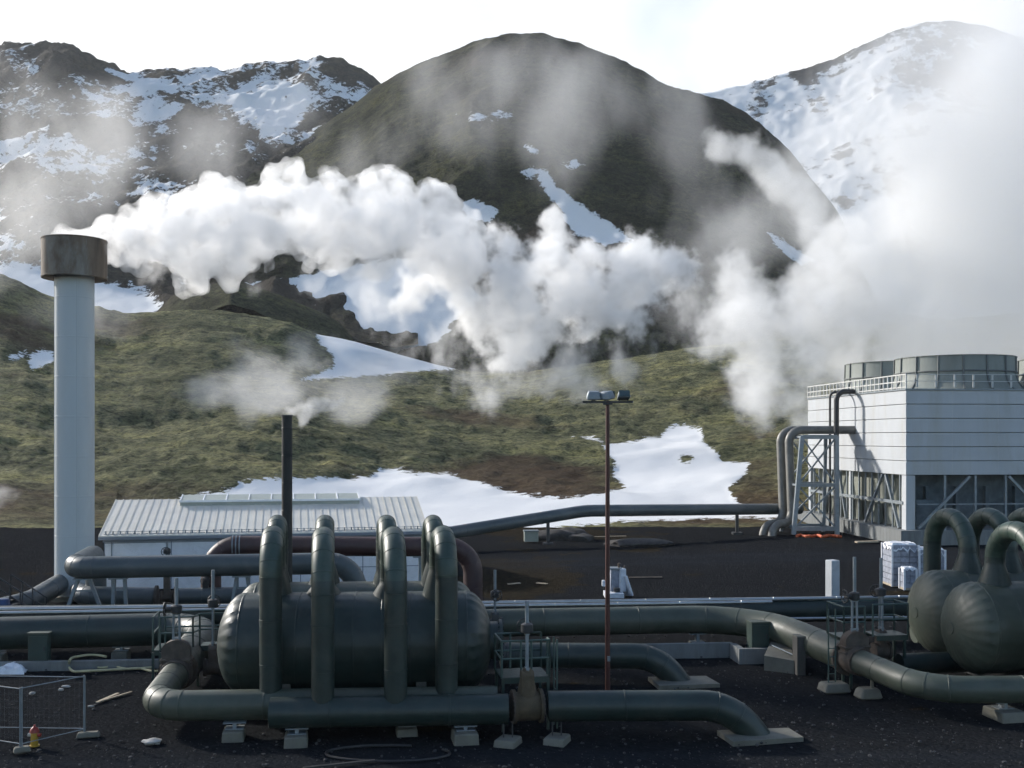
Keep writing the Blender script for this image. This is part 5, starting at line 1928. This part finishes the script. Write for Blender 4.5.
def puff_mesh(name, blobs, voxel, lumps, seed, djit=0.0, squash=(1, 1, 1)):
    """billowing closed surface: overlapping puffs fused, then raised into smaller and smaller bulges"""
    import bmesh
    rr = random.Random(seed)
    bm = bmesh.new()
    for px, py, D, rp in blobs:
        r = rp / F * D
        c = P(px, py, D + rr.uniform(-djit, djit) * r)
        mat = Matrix.Translation(c) @ Matrix.Diagonal((squash[0], squash[1], squash[2], 1))
        bmesh.ops.create_icosphere(bm, subdivisions=3, radius=r, matrix=mat)
    me = bpy.data.meshes.new('tmp')
    bm.to_mesh(me); bm.free()
    o = bpy.data.objects.new('tmp', me)
    col.objects.link(o)
    md = o.modifiers.new('r', 'REMESH')
    md.mode = 'VOXEL'
    md.voxel_size = voxel
    dg = bpy.context.evaluated_depsgraph_get()
    dg.update()
    ev = o.evaluated_get(dg)
    me2 = bpy.data.meshes.new_from_object(ev)
    bpy.data.objects.remove(o)
    bpy.data.meshes.remove(me)
    for scale, amp in lumps:
        n = len(me2.vertices)
        co = np.empty(n * 3); me2.vertices.foreach_get('co', co); co = co.reshape(-1, 3)
        no = np.empty(n * 3); me2.vertex_normals.foreach_get('vector', no); no = no.reshape(-1, 3)
        off = Vector((seed * 3.7, 1.3, 5.1))
        d = np.array([0.55 - mnoise.voronoi(Vector(c) / scale + off)[0][0] for c in co])
        d2 = np.array([mnoise.noise(Vector(c) / (scale * 1.7) + off) for c in co])
        co = co + no * ((d * 1.0 + d2 * 0.6) * amp)[:, None]
        me2.vertices.foreach_set('co', co.ravel())
        me2.update()
    if lumps:
        o = bpy.data.objects.new('tmp', me2)
        col.objects.link(o)
        md = o.modifiers.new('r', 'REMESH')
        md.mode = 'VOXEL'
        md.voxel_size = voxel * 0.9
        md.use_smooth_shade = True
        dg = bpy.context.evaluated_depsgraph_get()
        dg.update()
        me3 = bpy.data.meshes.new_from_object(o.evaluated_get(dg))
        bpy.data.objects.remove(o)
        me2 = me3
    # keep the main bodies, drop stray flecks left by the fusing
    import bmesh as _b
    bm = _b.new(); bm.from_mesh(me2)
    seen, drop = set(), []
    for v in bm.verts:
        if v in seen:
            continue
        isl, st = [v], [v]
        seen.add(v)
        while st:
            for e in st.pop().link_edges:
                for u in e.verts:
                    if u not in seen:
                        seen.add(u); isl.append(u); st.append(u)
        if len(isl) < 600:
            drop.append(isl)
    tot = len(bm.verts)
    for isl in drop:
        if len(isl) < tot * 0.05:
            _b.ops.delete(bm, geom=isl, context='VERTS')
    bm.to_mesh(me2); bm.free()
    me2.name = name
    return me2

def steam_part(name, me, mat, parent):
    loc = parent.location
    n = len(me.vertices)
    co = np.empty(n * 3); me.vertices.foreach_get('co', co)
    co = co.reshape(-1, 3) - np.array(loc)
    me.vertices.foreach_set('co', co.ravel()); me.update()
    me.materials.clear(); me.materials.append(mat)
    o = bpy.data.objects.new(name, me)
    o.parent = parent
    col.objects.link(o)
    return o

t = thing('steam_plume', P(75, 240, 55), 'thick white steam plume streaming right from the tall chimney cap', 'steam plume', 'clouds of steam')
D = 56
core = [(74, 242, 55, 19), (92, 240, 55, 18), (112, 240, D, 22), (135, 238, D, 26), (160, 236, D, 32), (185, 240, D, 34), (212, 232, D, 38), (240, 232, D, 36),
        (262, 222, D, 32), (288, 215, D, 36), (318, 220, D, 36), (345, 226, D, 34), (372, 222, D, 38), (400, 228, D, 36), (428, 238, D, 36), (455, 248, D, 34)]
top = np.array([(70, 238), (85, 232), (105, 224), (125, 215), (140, 207), (155, 197), (165, 193), (180, 202), (195, 194), (206, 186), (226, 182), (250, 184), (262, 192), (270, 170), (282, 163),
                (305, 166), (325, 173), (340, 184), (355, 180), (375, 170), (395, 176), (412, 184), (430, 183), (446, 188), (462, 204), (480, 216)], float)
bot = np.array([(90, 258), (112, 264), (150, 286), (172, 278), (188, 296), (206, 300), (226, 290), (250, 280), (285, 268), (310, 280), (340, 272), (380, 290), (420, 286), (450, 300), (480, 300)], float)
rp_ = random.Random(5)
for k in range(62):
    x = rp_.uniform(92, 470)
    r = rp_.uniform(7, 10 + 8 * min(1, (x - 80) / 120))
    core.append((x, float(np.interp(x, top[:, 0], top[:, 1])) + r * rp_.uniform(.75, 1.25), D + rp_.uniform(-1.2, .6), r))
for k in range(24):
    x = rp_.uniform(96, 440)
    r = rp_.uniform(6, 13)
    core.append((x, float(np.interp(x, bot[:, 0], bot[:, 1])) - r * rp_.uniform(1.2, 2.2), D + rp_.uniform(-1.5, .5), r))
for k in range(46):
    x = rp_.uniform(110, 450)
    a_, b_ = float(np.interp(x, top[:, 0], top[:, 1])), float(np.interp(x, bot[:, 0], bot[:, 1]))
    r = rp_.uniform(9, 17)
    core.append((x, rp_.uniform(a_ + r + 4, b_ - r), D - rp_.uniform(.8, 1.9), r))
steam_part('dense_steam', puff_mesh('dense_steam', core, .14, [(1.5, .70), (.7, .45), (.32, .22)], 1, .3), steam_mat('dense steam', 1.05, .5, (.85, .35, .58, (1, 1, 1)), step=.21), t)
tail = [(432, 258, 57, 50), (470, 262, 57, 56), (515, 262, 57, 58), (552, 216, 57, 26), (560, 265, 57, 58), (605, 268, 57, 54), (648, 262, 57, 48), (676, 272, 57, 36),
        (480, 312, 57, 56), (530, 320, 57, 60), (585, 312, 57, 56), (635, 305, 57, 48), (512, 362, 57, 44), (412, 300, 57, 40)]
soft_steam('loose_steam', tail, t, 1.25, .62, 1.7, .42, .90, 2, .4, .4, gain=.85, step=.26, detail=6.0)
wisp = [(255, 272, 57, 36), (320, 276, 57, 36), (385, 305, 57, 55), (445, 350, 57, 60), (500, 378, 57, 62), (560, 372, 57, 58), (620, 350, 57, 58), (690, 305, 57, 55), (165, 270, 57, 36)]
soft_steam('steam_wisp', wisp, t, .42, .55, 2.2, .45, 1.25, 3, .5, .4, gain=.7, stretch=(1, 1, .8), step=.35, detail=4.0)

t = thing('steam_cloud', P(900, 350, 118), 'huge pale steam cloud rising behind and left of the cooling tower', 'steam cloud', 'clouds of steam')
D = 124
big = [(985, 320, D, 130), (1070, 200, D, 165), (1080, 50, D, 150), (915, 345, D, 105), (1005, 110, D, 120), (990, 220, D, 130), (1110, 330, D, 150), (935, 240, D, 110), (950, 410, D, 80), (900, 150, D, 70)]
soft_steam('dense_steam', big, t, .15, .07, .9, .05, .95, 4, 1.4, .3, gain=1.0, step=.45, detail=4.0)
side = [(805, 335, D, 76), (772, 300, D, 66), (752, 375, D, 54), (738, 270, D, 48), (735, 325, D, 52), (768, 412, D, 44), (800, 395, D, 60), (845, 300, D, 80), (850, 245, D, 60), (708, 345, D, 34), (870, 370, D, 70), (868, 290, D, 70), (846, 262, D, 62)]
soft_steam('loose_steam', side, t, .30, .20, 1.7, .38, 1.05, 5, 1.0, .4, gain=.9, step=.35, detail=4.0)

veil = [(715, 255, 124, 70), (770, 215, 124, 80), (820, 165, 124, 85), (870, 110, 124, 95), (905, 60, 124, 90), (850, 230, 124, 95), (700, 310, 124, 60), (900, 200, 124, 100), (960, 30, 124, 110), (1010, -10, 124, 120), (925, 110, 124, 110), (950, 180, 124, 100)]
soft_steam('thin_steam', veil, t, .075, .10, 1.4, .18, 1.2, 6, 1.5, .4, gain=.75, stretch=(1, 1, .7), step=.6, detail=4.0)
t = thing('steam_wisp', P(750, 160, 190), 'small torn shred of steam before the dark right flank of the dome hill', 'steam shred', 'clouds of steam')
sh = [(716, 150, 190, 20), (740, 150, 190, 26), (764, 160, 190, 28), (785, 180, 190, 26), (800, 205, 190, 26), (815, 235, 190, 24)]
sh = [(a, b, c, d * 1.5) for a, b, c, d in sh]
soft_steam('shred', sh, t, .20, .13, 1.5, .40, 1.0, 7, 1.2, .4, gain=.8, step=.4, detail=4.0)

t = thing('steam_wisp', P(287, 410, 43), 'thin steam drifting right and up from the black vent stack', 'steam wisp', 'clouds of steam')
p1_ = [(288, 412, 42.6, 7), (296, 411, 42.8, 8), (305, 412, 43, 10), (315, 407, 43.2, 10), (326, 403, 43.4, 9), (302, 422, 43, 7), (338, 402, 43.5, 7)]
p1_ = [(a, b, c, d * 1.5) for a, b, c, d in p1_]
soft_steam('puff', p1_, t, 1.3, 1.7, 1.6, .38, 1.0, 8, .12, .3, gain=.85, step=.3)
p2_ = [(200, 395, 50, 26), (265, 398, 50, 30), (345, 405, 50, 26), (225, 340, 50, 24), (290, 350, 50, 28), (365, 370, 50, 26), (215, 378, 50, 30), (245, 385, 50, 32), (280, 378, 50, 34), (315, 385, 50, 32), (350, 392, 50, 28), (385, 385, 50, 28), (420, 380, 50, 24), (250, 355, 50, 26), (330, 362, 50, 26)]
p2_ = [(a, b, c, d * 1.5) for a, b, c, d in p2_]
soft_steam('drift', p2_, t, .30, .42, 2.2, .38, 1.35, 9, .5, .4, gain=.75, stretch=(.8, 1, 1), step=.35, detail=4.0)

def mist(blobs, dens, label, noisy, seed, D):
    t = thing('steam_veil', P(blobs[0][0], blobs[0][1], D), label, 'steam veil', 'clouds of steam')
    soft_steam('veil', [(a, b, D, c * 1.5) for a, b, c in blobs], t, dens, noisy[0], 1.6, .3, 1.2, seed, D / 90, .3, gain=.7, stretch=noisy[3], step=.6, detail=4.0)
mist([(470, 110, 60), (530, 90, 60), (590, 90, 60), (640, 100, 60), (690, 130, 45), (545, 150, 50), (430, 80, 40), (490, 70, 30), (600, 70, 30), (700, 190, 60), (760, 240, 60), (420, 140, 50), (350, 170, 45)], .018, 'thin veil of steam drifting before the top of the dark dome hill',
     (.05, .40, .66, (1, 1, .5)), 11, 300)
mist([(-20, 250, 60), (40, 240, 60), (20, 180, 60), (100, 170, 55), (120, 300, 40), (60, 320, 45), (180, 150, 50), (-30, 330, 50), (100, 110, 55), (20, 90, 55), (230, 130, 55), (300, 110, 50), (320, 180, 45)], .034, 'thin veil of steam behind the chimney, over the left slope',
     (.05, .34, .66, (1, 1, .6)), 12, 215)
mist([(-30, 505, 22), (-10, 500, 18), (6, 495, 14)], .25, 'small patch of steam low at the left edge, above the dark bank', (.3, .3, .6, (1, 1, 1)), 13, 85)

# the damp air of the valley
hm = MB()
hm.box((25, 480, 165), (1900, 1290, 350), 0)
haze = solo('haze', hm, steam_mat('valley air', 0.00009, .25, None, (.93, .96, 1.0)), None, None, None, 'stuff', smooth=False)

# ------------------------------------------------------------------ camera, sun, sky
cam = bpy.data.cameras.new('camera')
camo = bpy.data.objects.new('camera', cam)
col.objects.link(camo)
camo.location = (0, 0, CAMZ)
camo.rotation_euler = (R(90), 0, 0)
cam.sensor_width = 36.0
cam.lens = F / 1024 * 36.0
cam.shift_y = (HY - 384) / 1024
cam.clip_start, cam.clip_end = 0.5, 9000
scene.camera = camo

sun = bpy.data.lights.new('sun', 'SUN')
sun.energy = 4.2
sun.angle = R(3.5)
sun.color = (1.0, 0.95, 0.88)
suno = bpy.data.objects.new('sun', sun)
col.objects.link(suno)
sd = Vector((-math.sin(R(SUN_AZ)) * math.cos(R(SUN_EL)), math.cos(R(SUN_AZ)) * math.cos(R(SUN_EL)), math.sin(R(SUN_EL))))
suno.rotation_euler = sd.to_track_quat('Z', 'Y').to_euler()
suno.location = (-60, 80, 90)

w = bpy.data.worlds.new('World')
scene.world = w
w.use_nodes = True
nt = w.node_tree
nt.nodes.clear()
sky = nt.nodes.new('ShaderNodeTexSky')
sky.sky_type = 'NISHITA'
sky.sun_disc = False
sky.sun_elevation = R(SUN_EL)
sky.sun_rotation = R(-SUN_AZ)
sky.altitude = 300
sky.air_density = 1.0
sky.dust_density = 1.2
sky.ozone_density = 1.3
bg = nt.nodes.new('ShaderNodeBackground')
bg.inputs[1].default_value = 0.15
wo = nt.nodes.new('ShaderNodeOutputWorld')
# a bright thin overcast low over the hills, clear blue higher up
tc = nt.nodes.new('ShaderNodeTexCoord')
sep = nt.nodes.new('ShaderNodeSeparateXYZ')
nt.links.new(tc.outputs['Generated'], sep.inputs[0])
el = nt.nodes.new('ShaderNodeMapRange')
el.interpolation_type = 'SMOOTHSTEP'
el.inputs['From Min'].default_value = 0.62
el.inputs['From Max'].default_value = 0.30
nt.links.new(sep.outputs[2], el.inputs[0])
cn = nt.nodes.new('ShaderNodeTexNoise')
cn.inputs['Scale'].default_value = 2.2
cn.inputs['Detail'].default_value = 6
nt.links.new(tc.outputs['Generated'], cn.inputs['Vector'])
cr = nt.nodes.new('ShaderNodeMapRange')
cr.inputs['From Min'].default_value = 0.30
cr.inputs['From Max'].default_value = 0.50
nt.links.new(cn.outputs[0], cr.inputs[0])
mu = nt.nodes.new('ShaderNodeMath'); mu.operation = 'MULTIPLY'
fw = nt.nodes.new('ShaderNodeMapRange')          # the cloud bank stands over the hills, the sky behind is clear
fw.interpolation_type = 'SMOOTHSTEP'
fw.inputs['From Min'].default_value = 0.0
fw.inputs['From Max'].default_value = 0.55
nt.links.new(sep.outputs[1], fw.inputs[0])
mu0 = nt.nodes.new('ShaderNodeMath'); mu0.operation = 'MULTIPLY'
nt.links.new(el.outputs[0], mu0.inputs[0]); nt.links.new(fw.outputs[0], mu0.inputs[1])
nt.links.new(mu0.outputs[0], mu.inputs[0]); nt.links.new(cr.outputs[0], mu.inputs[1])
mx = nt.nodes.new('ShaderNodeMix'); mx.data_type = 'RGBA'
nt.links.new(mu.outputs[0], mx.inputs[0])
nt.links.new(sky.outputs[0], mx.inputs[6])
mx.inputs[7].default_value = (5.6, 5.7, 5.8, 1)
nt.links.new(mx.outputs[2], bg.inputs[0])
nt.links.new(bg.outputs[0], wo.inputs[0])

vs = scene.view_settings
vs.view_transform = 'Standard'
vs.look = 'None'
vs.gamma = 1.0
vs.exposure = 0.5
cy = scene.cycles
cy.use_adaptive_sampling = True
cy.adaptive_threshold = 0.045
cy.use_denoising = True
cy.denoiser = 'OPENIMAGEDENOISE'
cy.max_bounces = 10
cy.diffuse_bounces = 2
cy.glossy_bounces = 2
cy.transmission_bounces = 2
cy.volume_bounces = 6
cy.sample_clamp_indirect = 8
